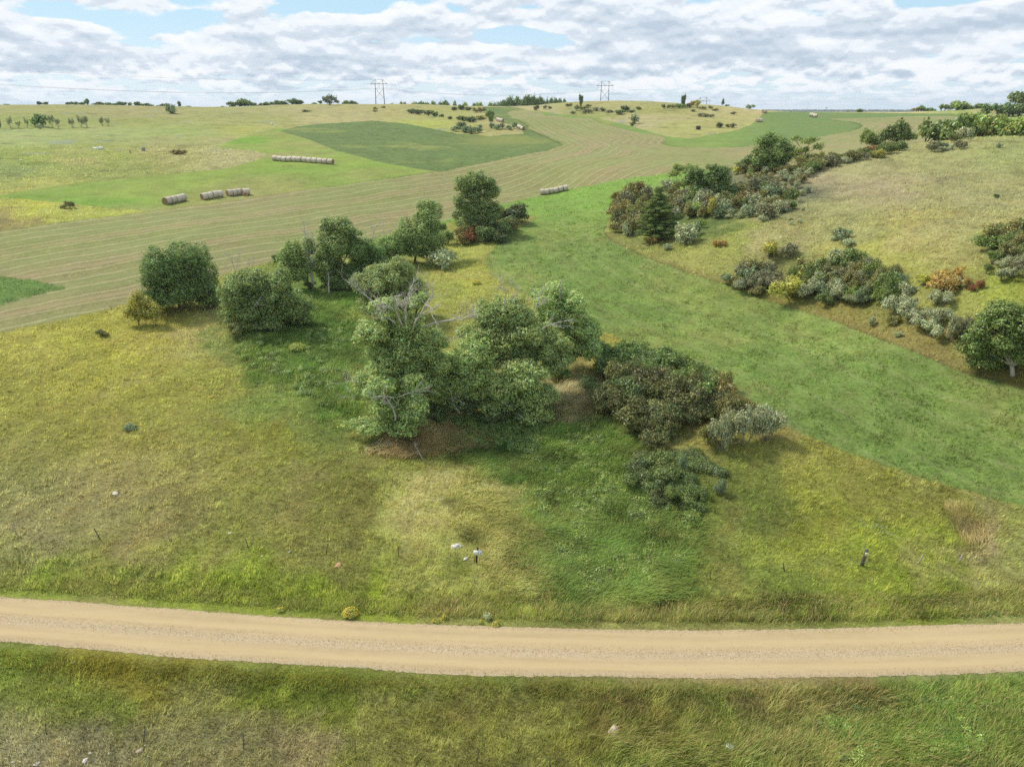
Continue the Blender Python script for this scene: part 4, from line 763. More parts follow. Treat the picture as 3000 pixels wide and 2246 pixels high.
shrub(1704,316,16,34,'dark','upright dark tree with two tiers on the middle hill, left of the second pylon',shape='tree',name='tree',cat='tree')
cl([(1690,324,16,14),(1712,326,18,14),(1722,316,12,9),(1678,335,14,8)],'brown','brown bush around the upright dark tree on the middle hill','bushes around the upright dark tree')
cl([(1722,332,24,14),(1750,325,20,10),(1765,326,20,10),(1785,330,18,8)],'grey','grey bush in the line below the second pylon','grey bushes below the second pylon')
cl([(1818,335,28,13),(1838,328,16,18),(1872,322,16,9),(1850,330,14,8)],'dark','dark bush in the line right of the second pylon','dark bushes right of the second pylon')
shrub(1858,362,26,28,'silver','round silver bush alone in the middle of the middle hill'); shrub(1853,369,14,11,'brown','small brown bush under the round silver bush')
cl([(1945,318,12,12),(1958,317,14,10),(1972,318,14,10)],'brown','brownish bush left of the ragged dark tree','bushes left of the dark topped tree')
shrub(1999,316,18,34,'dark','dark tree with a ragged top on the right shoulder of the middle hill',shape='tree',name='tree',cat='tree'); shrub(1992,317,22,12,'green','green bush below the ragged dark tree')
shrub(2042,316,34,20,'yellow','yellow-green rounded tree on the right shoulder of the middle hill',shape='tree',name='tree',cat='tree'); shrub(2026,314,14,16,'orange','golden bush on the left side of the yellow-green rounded tree'); shrub(2020,316,16,12,'grey','grey bush between ragged dark tree and golden bush')
cl([(2060,321,18,8),(2080,319,14,8),(2095,325,16,6)],'brown','brown bush trailing right of the yellow-green tree','brown bushes right of the yellow-green tree')
shrub(2116,308,12,20,'dark','small dark tree on the skyline right of the third pylon',D=575,shape='tree',name='tree',cat='tree'); shrub(2128,311,12,6,'green','low green bush beside the small dark skyline tree',D=575)
shrub(2197,318,22,12,'blue','grey-green rounded bush on the skyline near the lone bale',D=580)
cl([(2050,342,22,10),(2068,343,22,10),(2082,344,16,9)],'grey','grey-lilac bush in the patch on the open middle hill','grey-lilac bushes on the open middle hill'); shrub(2027,327,16,6,'grey','small grey bush above the grey-lilac patch'); shrub(2148,335,16,7,'grey','small grey bush on the right slope of the middle hill')
shrub(2108,374,20,13,'dark','round dark bush right of the dark old bale'); shrub(2132,373,14,8,'brown','brown bush, left one beside the round dark bush'); shrub(2146,374,16,12,'grey','grey spiky bush right of the round dark bush')
def fartrees(pts, lab, grp, kinds, D, seed):
    rng = np.random.default_rng(seed)
    for i_, (px, py, w, h) in enumerate(sorted(pts)):
        x, y, z, _ = Wd(px, D); a, yy, zz = dirs(px, py); zb = H+D*zz/math.hypot(a, yy); base = min(z, zb-.3); mp = mpp(px, py, D); top = zat(px, py-h, D); k = kinds[rng.integers(len(kinds))]
        Wm = w*mp/1.35; Hm = top-base
        lv, st, _ = proto(k, 2, int(rng.integers(0, 3)), 'tree')
        root = thing('tree', (x, y, base), ordl(lab, i_), 'tree', grp, rng.uniform(0, 6.28), (Wm, Wm, Hm/1.02))
        for s, nm in ((lv, 'crown'), (st, 'trunk')):
            c = s.copy(); c.name = nm; COL.objects.link(c); c.parent = root
fartrees([(27,308,12,3),(118,308,18,10),(138,308,20,9),(205,308,20,9),(222,308,16,9),(240,308,18,8),(257,306,12,18),(290,309,24,9),(300,309,16,11),(325,310,26,10),(345,311,20,9),(368,311,22,12),(385,312,14,11),(402,312,18,13),(425,313,26,11),(445,314,18,7)],'dark tree in the broken skyline above the left pasture','trees on the skyline above the left pasture',['dark','elm'],640,1)
fartrees([(480,316,26,12),(528,316,10,18),(548,318,28,8),(470,316,18,8)],'dark skyline tree right of the round grey-blue bush','trees on the skyline near the grey-blue bush',['dark','elm'],640,2)
fartrees([(655,317,14,7),(680,317,26,18),(700,316,34,24),(722,316,36,24),(738,316,24,16)],'green tree in the dense skyline clump','dense clump of skyline trees',['green','elm'],640,3)
fartrees([(768,314,24,12),(790,314,26,14),(812,313,26,18),(835,312,24,16),(858,312,28,22),(880,310,28,17),(752,315,12,9)],'green tree in the long line left of the flat-topped tree','long line of skyline trees left of the flat-topped tree',['green','elm','dark'],640,4)
fartrees([(925,307,18,6),(940,307,12,12)],'small bushy tree at the left of the flat-topped tree','small trees left of the flat-topped tree',['elm'],600,5)
fartrees([(1008,308,16,8),(1024,308,28,12),(1042,309,20,8)],'low dark tree between flat-topped tree and first pylon','low skyline trees left of the first pylon',['dark','elm'],640,6)
hero(966,310,[(955,290,10,8),(975,289,12,8),(985,298,7,5),(962,300,8,4)],'dark','flat-topped dark tree standing out on the left skyline',leaf=(1.1,.5),rc=1.2,trunk_r=.35,cover=.9,D=560)
fartrees([(1152,308,8,5),(1175,309,16,9),(1190,309,16,9),(1215,309,20,11),(1235,310,22,11),(1252,310,16,11),(1270,310,16,15),(1292,310,20,9),(1310,311,24,14),(1336,311,10,14),(1348,311,14,6),(1368,312,18,10),(1392,312,20,10),(1410,312,20,11),(1432,312,18,10),(1450,312,18,10)],'green tree between the first pylon and the dense skyline wood','skyline trees right of the first pylon',['green','elm','bright'],690,7)
fartrees([(1468,312,28,18),(1485,312,30,22),(1505,312,30,24),(1525,311,30,27),(1544,310,30,31),(1560,308,20,24),(1580,306,26,22),(1598,305,22,14),(1475,313,26,12),(1515,312,26,20)],'tree in the dense skyline wood left of the middle hill','dense wood on the skyline left of the middle hill',['green','elm'],690,8)
fartrees([(1622,301,24,10),(1640,300,22,9),(1655,300,20,7)],'low green tree at the right end of the skyline wood','low trees at the right end of the skyline wood',['elm'],690,9)
fartrees([(2520,329,16,9),(2485,330,20,3)],'small lone green tree on the far skyline above the stubble','lone far trees above the stubble',['green'],700,10)
fartrees([(2690,327,22,14),(2702,327,20,16),(2715,328,14,12),(2732,327,18,12)],'rust or green tree in the small right horizon group','small tree group at the right horizon',['rust','elm','green'],640,11)
fartrees([(2758,324,14,20),(2768,324,12,18),(2778,325,18,16),(2806,330,44,34),(2822,326,28,20),(2840,324,22,16),(2862,326,30,22),(2875,326,24,20)],'bright green tree in the open group on the right horizon','open group of trees on the right horizon',['green','bright'],600,12)
thicket([(2884,345),(2960,335),(3080,320),(3080,342),(2960,345),(2890,350)],20,[('green',4),('elm',2),('bright',1)],36,30,'wood at the top right',LB('in the dense wood at the top right','tree'),21,D=540,gap=.4)
thicket([(2960,325),(3080,300),(3080,320),(2960,335)],10,[('green',3),('bright',2)],34,28,'back of the wood at the top right',LB('behind the top right wood','tree'),22,D=600,gap=.4)

# the queue of thicket shrubs: the ones that show largest stand as individuals, the rest is one mass of brush
NSH = sum(1 for o in COL.objects if o.name.split('.')[0] == 'shrub'); QUEUE.sort(key=lambda q: -q[0]); BV = {}; nsh = 0
for (sz, px, py, w, h, k, lab, grp, D, shape) in QUEUE:
    istree = 'tree' in lab
    if istree: shrub(px, py, w, h, k, lab, grp, D=D, shape='tree', name='tree', cat='tree'); continue
    if NSH+nsh < 290: shrub(px, py, w, h, k, lab, grp, D=D); nsh += 1; continue
    x, y, z, D_ = Wp(px, py) if D is None else Wd(px, D)
    mp = mpp(px, py, D_); fs = D_/math.hypot(D_, H-z); Wm = w*mp/1.7; Hm = h*mp/max(fs, .6); lv, st, _ = proto(k, 0 if D_ < 125 else (1 if D_ < 260 else 2), int(RS.integers(0, 3)))
    me = lv.data; co = np.empty(len(me.vertices)*3, np.float32); me.vertices.foreach_get('co', co); co = co.reshape(-1, 3)*np.array([Wm, Wm, Hm]); cc = np.empty(len(me.vertices)*4, np.float32); me.color_attributes['col'].data.foreach_get('color', cc)
    th = RS.uniform(0, 6.28); co = np.stack([co[:, 0]*cos(th)-co[:, 1]*sin(th)+x, co[:, 0]*sin(th)+co[:, 1]*cos(th)+y, co[:, 2]+z-.05], -1); BV.setdefault(k, []).append((co, cc.reshape(-1, 4)))
bk = list(BV); V_ = np.vstack([c for k in bk for c, _ in BV[k]]); C_ = np.vstack([c for k in bk for _, c in BV[k]]); mi = np.concatenate([np.full(len(c)//4, i) for i, k in enumerate(bk) for c, _ in BV[k]])
tag(mesh('brush', V_, np.arange(len(V_)).reshape(-1, 4), None, col=C_, mats=[leafmat(k) for k in bk], mi=mi), 'mixed low brush filling the gaps between the hillside shrubs', 'brush', kind='stuff')

# ------------------------------------------------------------------ hay bales
def straw_mats():
    m, t, o = newmat('net_wrapped_hay'); p = N(t, 'ShaderNodeBsdfPrincipled'); p.inputs['Roughness'].default_value = .85; tc_ = N(t, 'ShaderNodeTexCoord')
    mp = N(t, 'ShaderNodeMapping'); mp.inputs['Scale'].default_value = (14, .8, .8); t.links.new(tc_.outputs['Object'], mp.inputs[0]); a = noise(t, 1, 4, .7, vec=mp.outputs[0]); b = noise(t, 1.3, 3, .6, vec=tc_.outputs['Object'])
    oi = N(t, 'ShaderNodeObjectInfo').outputs['Random']
    c = MIXC(t, MRANGE(t, a, .35, .65), (.44, .37, .28), (.64, .58, .48)); c = MIXC(t, MRANGE(t, b, .45, .7, 0, .6), c, (.42, .31, .19)); c = MIXC(t, MRANGE(t, oi, .2, 1, 0, .35), c, (.36, .28, .19))
    t.links.new(c, p.inputs['Base Color']); t.links.new(p.outputs[0], o.inputs[0])
    m2, t, o = newmat('hay_end'); p = N(t, 'ShaderNodeBsdfPrincipled'); p.inputs['Roughness'].default_value = .95; tc_ = N(t, 'ShaderNodeTexCoord'); sp = N(t, 'ShaderNodeSeparateXYZ'); t.links.new(tc_.outputs['Object'], sp.inputs[0])
    r = MA(t, 'SQRT', MA(t, 'ADD', MA(t, 'POWER', sp.outputs[1], 2), MA(t, 'POWER', MA(t, 'SUBTRACT', sp.outputs[2], .8), 2))); ang = MA(t, 'ARCTAN2', MA(t, 'SUBTRACT', sp.outputs[2], .8), sp.outputs[1])
    w = MA(t, 'SINE', MA(t, 'ADD', MA(t, 'ADD', MA(t, 'MULTIPLY', r, 42), ang), MA(t, 'MULTIPLY', noise(t, 3, 3, vec=tc_.outputs['Object']), 9)))
    t.links.new(MIXC(t, MRANGE(t, w, -.6, .8), (.17, .10, .055), (.36, .24, .13)), p.inputs['Base Color']); t.links.new(p.outputs[0], o.inputs[0]); return m, m2
M_NET, M_HAYEND = straw_mats()
def make_bale(rr=.8, L=1.5, lean=0):
    rng = np.random.default_rng(3); k = 36; prof = [(-.5, .93), (-.485, .975), (-.44, 1.0), (-.2, 1.008), (0, .998), (.2, 1.008), (.44, 1.0), (.485, .975), (.5, .93)]
    th = np.arange(k)*2*pi/k; V = []
    for (fx, fr) in prof:
        rj = rr*fr*(1+.012*np.sin(3*th+fx*4)+.006*rng.normal(size=k)); yy = rj*np.cos(th)*1.02; zz = rj*np.sin(th); zz = np.maximum(zz, -rr*.93); V.append(np.stack([np.full(k, fx*L), yy, zz+rr*.93], -1))
    V = np.concatenate(V); F = [(i*k+j, i*k+(j+1) % k, (i+1)*k+(j+1) % k, (i+1)*k+j) for i in range(len(prof)-1) for j in range(k)]
    wrap = mesh('net_wrap', V, F, M_NET, smooth=True, link=False); eb = MB()
    for s in (-1, 1):                     # spiral-rolled end, slightly domed with loose steps
        ring = []; rad = [.925, .8, .62, .44, .26, .1]; xo = [0, .012, .004, .02, .01, .03]
        vs = []
        for q, (f, xx) in enumerate(zip(rad, xo)): vs.append(np.stack([np.full(k, s*(L*.5+xx)), rr*f*np.cos(th)*1.02, np.maximum(rr*f*np.sin(th), -rr*.93)+rr*.93], -1))
        vs = np.concatenate(vs+[np.array([[s*(L*.5+.03), 0, rr*.93]])]); fs = [(i*k+j, i*k+(j+1) % k, (i+1)*k+(j+1) % k, (i+1)*k+j) for i in range(5) for j in range(k)]+[(5*k+j, 5*k+(j+1) % k, 6*k, 6*k) for j in range(0)]
        fs += [(5*k+j, 5*k+(j+1) % k, 5*k+(j+2) % k, 6*k) for j in range(0, k, 2)]; eb.add(vs, fs)
    ends = eb.build('straw_end', M_HAYEND, link=False, smooth=False); return wrap, ends
BALE = make_bale()
def bale(x, y, rz, label, group, sc=1.0, tilt=0, hmin=None):
    z = float(terrain(np.array([x]), np.array([y]))[0]); root = thing('hay_bale', (x, y, z-.04), label, 'hay bale', group, rz, sc)
    root.rotation_euler = (0, tilt, rz)
    for s in BALE:
        c = s.copy(); COL.objects.link(c); c.parent = root
    return root
def bale_row(p0, p1, n, labelf, group, size=None, gaps=None):
    a = Wp(*p0); b = Wp(*p1); dx, dy = b[0]-a[0], b[1]-a[1]; L = math.hypot(dx, dy); rz = math.atan2(dy, dx); u = (dx/L, dy/L)
    Lb = L/n; sc = min(max(Lb/1.5, .8), 1.25)
    if size: sc = size
    for i in range(n):
        s = (i+.5)*L/n; rng = np.random.default_rng(i*7+int(p0[0])); za = float(terrain(np.array([a[0]+u[0]*s]), np.array([a[1]+u[1]*s]))[0]); zb = float(terrain(np.array([a[0]+u[0]*(s+1)]), np.array([a[1]+u[1]*(s+1)]))[0])
        r = bale(a[0]+u[0]*s-u[1]*rng.normal()*.05, a[1]+u[1]*s+u[0]*rng.normal()*.05, rz+rng.normal()*.025, labelf(i), group, (L/n/1.5*(.90+.05*rng.random()), sc, sc), -math.atan2(zb-za, 1))
OR = ['first', 'second', 'third', 'fourth', 'fifth', 'sixth', 'seventh', 'eighth', 'ninth', 'tenth', 'eleventh', 'twelfth', 'thirteenth']
bale_row((484,600),(543,587),4,lambda i: OR[i]+' bale from the left in the nearest left row on the mown green','bales of the nearest left row',1.15)
bale_row((592,586),(652,576),4,lambda i: OR[i]+' bale from the left in the middle row of the three left rows','bales of the middle left row',1.08)
bale_row((666,575),(707,570),3,lambda i: OR[i]+' bale from the left in the short row before the torn bale','bales of the short left row',1.08)
x_, y_, z_, D_ = Wp(722,571); tb_ = bale(x_, y_, .55, 'torn bale with loose orange straw spilling, at the right end of the left rows', 'bales of the left rows', 1.12)
rngq = np.random.default_rng(8); Vq = []
for i in range(700):
    c = np.array([rngq.uniform(-.85, .0), -.55-abs(rngq.normal())*.45, 0]); c[2] = max(1.3-abs(c[1]+.3)*1.4, .02)*rngq.random(); d = unit(rngq.normal(size=3))*.22; w_ = unit(rngq.normal(size=3))*.03; Vq += [c-d, c+w_, c+d, c-w_]
m_ = mat_plain('fresh_straw', (.55,.36,.15), .9, .2, 3); mesh('loose_straw', np.array(Vq), np.arange(len(Vq)).reshape(-1, 4), m_, tb_)
bale_row((800,470),(976,482),12,lambda i: OR[i]+' bale from the left in the long row of twelve on the mown green','bales of the long row',1.12)
bale_row((1582,570),(1664,557),6,lambda i: OR[i]+' bale from the left in the row of six on bright green','bales of the right row',1.05)
for i, (px, py) in enumerate([(1521,376),(1526,378),(1531,381)]):
    q = Wp(px, py); bale(q[0], q[1], -.9, ['left','middle','right'][i]+' bale of the three pale ones at the tip of the small hill', 'pale bales at the small hill', 1.2)
for i, (px, py) in enumerate([(1460,355),(1465,357),(1470,358)]):
    q = Wp(px, py); bale(q[0], q[1], -.5, ['left','middle','right'][i]+' pale bale in the trio beside the narrow green strip', 'pale bales beside the narrow green strip', 1.2)
for i, (px, py) in enumerate([(2220,358),(2227,358)]):
    q = Wp(px, py); bale(q[0], q[1], .3, ['left','right'][i]+' bale of the pair where the tan track bends', 'pair of bales at the track bend', 1.2)
q = Wp(2239,332); bale(q[0], q[1], .3, 'lone bale at the top end of the tan track', None, 1.7)
for i, (px, py) in enumerate([(2377,342),(2382,343.5),(2388,345)]):
    q = Wp(px, py); bale(q[0], q[1], -.6, ['left','middle','right'][i]+' bale of the three on the far dark green field', 'bales on the far green field', 1.5)
# the dark one on the hill
q = Wp(2045, 380); root = thing('old_bale', (q[0], q[1], q[2]-.05), 'dark weathered old bale alone on the middle hill', 'hay bale', None, .2, 1.25)
m_ = mat_plain('rotten_hay', (.085,.055,.05), .95, .4, 4); c = BALE[0].copy(); c.data = BALE[0].data.copy(); c.data.materials[0] = m_; COL.objects.link(c); c.parent = root; c.name = 'net_wrap'; c = BALE[1].copy(); c.data = BALE[1].data.copy(); c.data.materials[0] = m_; COL.objects.link(c); c.parent = root; c.name = 'straw_end'

# ------------------------------------------------------------------ power line
M_STEEL = mat_plain('weathered_pole', (.17,.18,.19), .7, .25, .5); M_INS = mat_plain('insulator', (.30,.32,.35), .4, .1, 1); M_WIRE = mat_plain('cable', (.34,.36,.39), .5, .1, 1)
LDIR = {}
def pylon(px, D, ztop, zbase, rz, label):
    x, y, _, _ = Wd(px, D); g = float(terrain(np.array([x]), np.array([y]))[0]); z0 = min(g, zbase) if zbase is not None else g; h = ztop-z0
    root = thing('pylon', (x, y, z0), label, 'pylon', 'pylons of the power line', rz); sp = 3.1; arm = 6.6; zt = h; za = h-3.4; pts = []
    for s in (-1, 1):
        b = MB(); b.tube([(s*(sp+.5), 0, -.5), (s*sp, 0, zt)], [.36, .22], 8); b.build('pole', M_STEEL, root)
        q = MB(); q.tube([(s*sp, 0, zt-.2), (s*arm, 0, za)], .1, 5); q.tube([(s*sp, 0, zt-.2), (0, 0, za)], .1, 5); q.build('knee_brace', M_STEEL, root)
    b = MB(); b.box((0, .3, za), (2*arm+.8, .28, .34)); b.box((0, -.3, za), (2*arm+.8, .28, .34)); b.build('crossarm', M_STEEL, root)
    b = MB(); b.tube([(-sp, 0, zt-.1), (sp, 0, zt-.1)], .09, 5); b.build('top_beam', M_STEEL, root)
    b = MB(); xb = za-3.6; b.tube([(-sp, .2, xb), (sp+.2, .2, xb-7.2)], .12, 5); b.tube([(sp, -.2, xb), (-sp-.2, -.2, xb-7.2)], .12, 5); b.build('cross_brace', M_STEEL, root)
    for s in (-1, 0, 1):
        b = MB(); pz = np.linspace(za-.2, za-3.0, 15); b.tube([(s*arm*.97, 0, v) for v in pz], [.05+.07*(i % 2) for i in range(15)], 6); b.build('insulator', M_INS, root)
        pts.append((x+cos(rz)*s*arm*.97, y+sin(rz)*s*arm*.97, z0+za-3.0))
    pts += [(x+cos(rz)*s*sp, y+sin(rz)*s*sp, z0+zt) for s in (-1, 1)]
    return pts
def elz(px, py, D): return zat(px, py, D)
PY1 = pylon(1115, 640, elz(1115,233,640), None, .25, 'nearest full-height H-frame pylon standing on the left ridge')
PY2 = pylon(1770, 640, elz(1770,238,640), elz(1770,238,640)-27, .1, 'second H-frame pylon, its legs rising behind the middle hill')
PY3 = pylon(2058, 740, elz(2058,285,740), elz(2058,285,740)-27, -.1, 'third H-frame pylon, only its head showing behind the hill shoulder')
x0_, y0_, _, _ = Wd(-900, 560); z0_ = 60
PY0 = pylon(-900, 560, 62, None, .6, 'H-frame pylon outside the left edge of the photograph') if False else [(x0_+cos(.6)*s*6.4, y0_+sin(.6)*s*6.4, 66) for s in (-1, 0, 1)]+[(x0_+cos(.6)*s*3, y0_+sin(.6)*s*3, 72) for s in (-1, 1)]
def span(P, Q, sag, lab):
    for i, (a, b) in enumerate(zip(P, Q)):
        a, b = np.array(a), np.array(b); t = np.linspace(0, 1, 30)[:, None]; c = a+(b-a)*t; c[:, 2] -= (sag if i < 3 else sag*.7)*4*(t*(1-t))[:, 0]; m_ = MB(); m_.tube(c, .035 if i < 3 else .02, 4)
        tag(m_.build('power_cable', M_WIRE), ['left lower', 'middle lower', 'right lower', 'left upper', 'right upper'][i]+' '+lab, 'cable', 'cables '+lab.split(' cable ')[1])
span(PY0, PY1, 9.5, 'thin grey cable sagging to the left edge from the nearest pylon'); span(PY1, PY2, 5, 'thin grey cable sagging between the first and second pylon'); span(PY2, PY3, 5, 'thin grey cable running from the second pylon to the third')

# ------------------------------------------------------------------ fences, signs, stones
M_WOOD = mat_plain('fence_wood', (.15,.125,.10), .9, .4, 8, bump=.3); M_STEELP = mat_plain('rusty_steel', (.10,.075,.06), .7, .4, 8); M_PALEW = mat_plain('pale_wood', (.42,.38,.32), .9, .35, 8)
M_WHITE = mat_plain('white_paint', (.80,.81,.80), .5, .06, 3)
def leanpost(base, top, r, mat, parent, cap=None, name='post', k=8):
    """base/top pixels; top is placed above base at the same distance"""
    x, y, z, D = Wp(*base); a, yy, zz = dirs(*top); hh = math.hypot(a, yy); e = np.array([a/hh*D, yy/hh*D, H+D*zz/hh]); p = np.array([x, y, z]); d = unit(e-p); b = MB()
    e2 = p+(e-p); b.tube([p-d*.4, p+(e2-p)*.5, e2-d*.02, e2], [r*1.05, r, r*.95, r*.6], k); o = b.build(name, mat, parent); return e2
def fence(posts, label, mats, wires=(.35, .65, .95)):
    root = thing('wire_fence', Wp(*posts[0][0])[:3], label, 'fence'); root['label'] = label; off = np.array(root.location); tops = []; feet = []
    for i, (b, t) in enumerate(posts):
        x, y, z, D = Wp(*b); a, yy, zz = dirs(*t); hh = math.hypot(a, yy); e = np.array([a/hh*D, yy/hh*D, H+D*zz/hh])-off; p = np.array([x, y, z])-off; d = unit(e-p); q = MB()
        mt, r = mats[i % len(mats)] if not isinstance(mats, dict) else mats.get(i, mats['d']); q.tube([p-d*.3, p+(e-p)*.5, e-d*.02, e], [r*1.05, r, r*.95, r*.6], 7); q.build('post', mt, root); tops.append(e); feet.append(p)
    for w in wires:
        q = MB(); pts = []
        for f, t in zip(feet, tops): pts.append(f+(t-f)*w)
        P = []
        for a, b in zip(pts[:-1], pts[1:]):
            for s in np.linspace(0, 1, 6)[:-1]: c = a+(b-a)*s; c = c-np.array([0, 0, .05*4*s*(1-s)]); P.append(c)
        P.append(pts[-1]); q.tube(P, .006, 3); q.build('wire', M_STEELP, root)
    return root
fence([((50,1567),(34,1533)),((294,1580),(274,1546)),((497,1585),(490,1558)),((728,1608),(719,1577)),((956,1623),(960,1592)),((1168,1632),(1166,1598)),((1389,1650),(1392,1622)),((1535,1670),(1536,1648)),((1785,1692),(1785,1664)),((1811,1690),(1810,1680))],
      'wire fence of thin leaning posts crossing the left slope above the road', {'d': (M_STEELP, .035), 0: (M_PALEW, .05), 1: (M_WOOD, .05), 2: (M_PALEW, .04), 3: (M_WOOD, .045)})
fence([((2081,1697),(2080,1668)),((2298,1673),(2294,1646)),((2690,1652),(2704,1624)),((2808,1650),(2820,1624)),((3010,1648),(3020,1622))],'wire fence of short posts crossing the right slope above the road',{'d': (M_PALEW, .06), 0: (M_STEELP, .035), 1: (M_WOOD, .06)})
fence([((135,2148),(133,2118)),((420,2178),(424,2135)),((714,2192),(712,2146)),((1041,2210),(1040,2164)),((1397,2232),(1404,2195)),((1610,2262),(1612,2216)),((1696,2270),(1696,2234)),((1762,2272),(1762,2235))],'wire fence of thin dark posts along the bottom of the picture',{'d': (M_STEELP, .035), 1: (M_WOOD, .045), 2: (M_WOOD, .04)})
# sign on a dark post
def put(o, loc): o.location = loc
x, y, z, D = Wp(1395, 1651); root = thing('sign_post', (x, y, z), 'white blank board nailed to a dark post between fence posts, seen from behind', 'sign', None, .08)
hs = zat(1407, 1603, D)-z; b = MB(); b.tube([(0, 0, -.4), (.08, .03, hs*.5), (.19, .04, hs-.05), (.2, .04, hs)], [.085, .085, .08, .06], 8); b.build('post', mat_plain('tarred_wood', (.045,.025,.022), .8, .4, 6), root)
bw, bh = 25*mpp(1403,1622,D), 13*mpp(1403,1622,D)*1.25; R = np.array([[cos(.07), 0, sin(.07)], [0, 1, 0], [-sin(.07), 0, cos(.07)]]); b = MB(); b.box((.15, -.07, hs*.70), (bw, .035, bh), R); bd = b.build('board', M_WHITE, root)
b = MB(); b.box((.15+bw*.38, -.0895, hs*.70-.02), (.06, .004, .10), R); b.build('dark_mark', M_STEELP, bd)
b = MB(); b.box((.15+bw*.08, -.0892, hs*.70), (.05, .003, bh*.96), R); b.build('rust_streak', mat_plain('rust_stain', (.62,.42,.26), .8, .3, 9), bd)
# thick post with yellow notice
x, y, z, D = Wp(2524, 1657); root = thing('gate_post', (x, y, z), 'thick weathered wooden post with a yellow notice, right of the lush green ditch', 'post', None, 0); hp = zat(2533, 1608, D)-z
b = MB(); b.tube([(0, 0, -.4), (.1, 0, hp*.6), (.17, 0, hp-.03), (.172, 0, hp)], [.165, .155, .15, .135], 12); post = b.build('post', mat_plain('old_timber', (.135,.115,.105), .9, .45, 7, bump=.3), root)
b = MB(); b.box((.14, -.165, hp*.76), (.27, .02, .36)); nt_ = b.build('notice', mat_plain('yellow_notice', (.78,.72,.16), .5, .12, 9, rgb2=(.84,.84,.62)), root)
b = MB()
for q in ((.10,.06,.10,.05),(.17,.02,.06,.07),(.12,-.06,.12,.02),(.14,-.10,.14,.015)): b.box((q[0], -.1765, hp*.76+q[1]), (q[2], .003, q[3]))
b.build('lettering', mat_plain('notice_print', (.35,.33,.20), .6, .2, 5), nt_)
b = MB(); b.tube([(-1.7, -.3, hp*.20), (-.8, -.22, hp*.30), (0, -.2, hp*.32), (.6, -.2, hp*.31)], .011, 4); b.build('wire', M_PALEW, root)
# rocks
def rock_mesh(seed, mat):
    rng = np.random.default_rng(seed); n, k = 12, 18; V = []
    off = rng.random(3)*10
    for i in range(n+1):
        ph = pi*i/n
        for j in range(k):
            th = 2*pi*j/k; d = np.array([sin(ph)*cos(th), sin(ph)*sin(th), cos(ph)])
            r = 1+.28*math.sin(d[0]*2.3+off[0])*math.cos(d[1]*2.9+off[1])+.12*math.sin(d[2]*4+d[0]*5+off[2])+.03*rng.normal()
            V.append(d*r*np.array([1, .8, .62]))
    F = [(i*k+j, i*k+(j+1) % k, (i+1)*k+(j+1) % k, (i+1)*k+j) for i in range(n) for j in range(k)]
    return mesh('rock', np.array(V), np.array(F)[:, ::-1], mat, smooth=False, link=False)
MR = dict(white=mat_plain('pale_rock', (.66,.60,.54), .9, .35, 2.5, bump=.4), tan=mat_plain('tan_rock', (.55,.44,.31), .9, .35, 2.5, bump=.4), orange=mat_plain('orange_rock', (.55,.30,.17), .9, .3, 2.5, bump=.4), grey=mat_plain('grey_rock', (.50,.50,.48), .9, .35, 2.5, bump=.4))
def rock(px, py, w, h, c, label, group=None):
    x, y, z, D = Wp(px, py); mp = mpp(px, py, D); o = rock_mesh(int(px)+int(py), MR[c]); COL.objects.link(o); o.location = (x, y, z+.02); o.scale = (w*mp/2, w*mp/2.1, min(h, w*.75)*mp/1.7); o.rotation_euler = (0, 0, px); tag(o, label, 'rock', group)
for a in [(1335,1601,30,24,'white','large rounded white boulder left of the white board'),(1364,1637,16,11,'white','small pale stone between the white boulder and white board'),(991,1657,26,14,'orange','flat orange rock in the grass left of the white boulder'),(849,1616,10,6,'white','little white stone on the left slope, nearer the orange rock'),
          (673,1562,11,8,'white','little white stone high on the left slope behind the fence'),(338,1446,20,12,'white','white rock alone on the open left slope'),(768,1629,7,4,'white','tiny pale stone near the fence on the left slope'),(1798,2148,46,44,'tan','big tan boulder below the road at bottom centre right'),
          (2092,2188,30,34,'tan','tan boulder half hidden in grass left of the metal drum'),(409,2200,22,20,'tan','tan rock below the second bottom fence post'),(427,2183,10,9,'tan','small tan stone behind the tan rock at bottom left'),(250,2228,20,12,'white','pale flat rock at the bottom left'),(264,2206,9,7,'white','small pale stone above the flat rock at bottom left'),
          (108,2238,16,10,'white','pale rock at the bottom left corner'),(38,2232,9,6,'white','small stone in the bottom left corner'),(320,2206,10,6,'tan','small tan stone between the bottom left rocks'),(2588,2150,14,14,'tan','small tan stone in the green weeds below the road at right'),
          (62,470,14,5,'grey','pale grey rock pile on the far left pasture'),(195,483,5,3,'white','tiny white stone on the far left pasture')]: rock(*a)
# corrugated metal drum in the ditch
x, y, z, D = Wp(2136, 2196); root = thing('metal_drum', (x, y, z), 'corrugated bluish metal pipe end sunk in the grass at the bottom right', 'pipe'); M_GALV = mat_plain('galvanised', (.55,.60,.62), .35, .15, 4, metal=.6)
pts = np.linspace(-.4, .35, 26); b = MB(); b.tube([(0, -.12*0, 0+v) for v in pts], [.29*(1-.35*max(v, 0))+.012*math.sin(i*2.1) for i, v in enumerate(pts)], 20); b.build('corrugated_wall', M_GALV, root, smooth=True); b = MB(); b.tube([(0, 0, .35), (0, 0, .372)], [.265, .262], 20); b.build('rim', M_GALV, root)
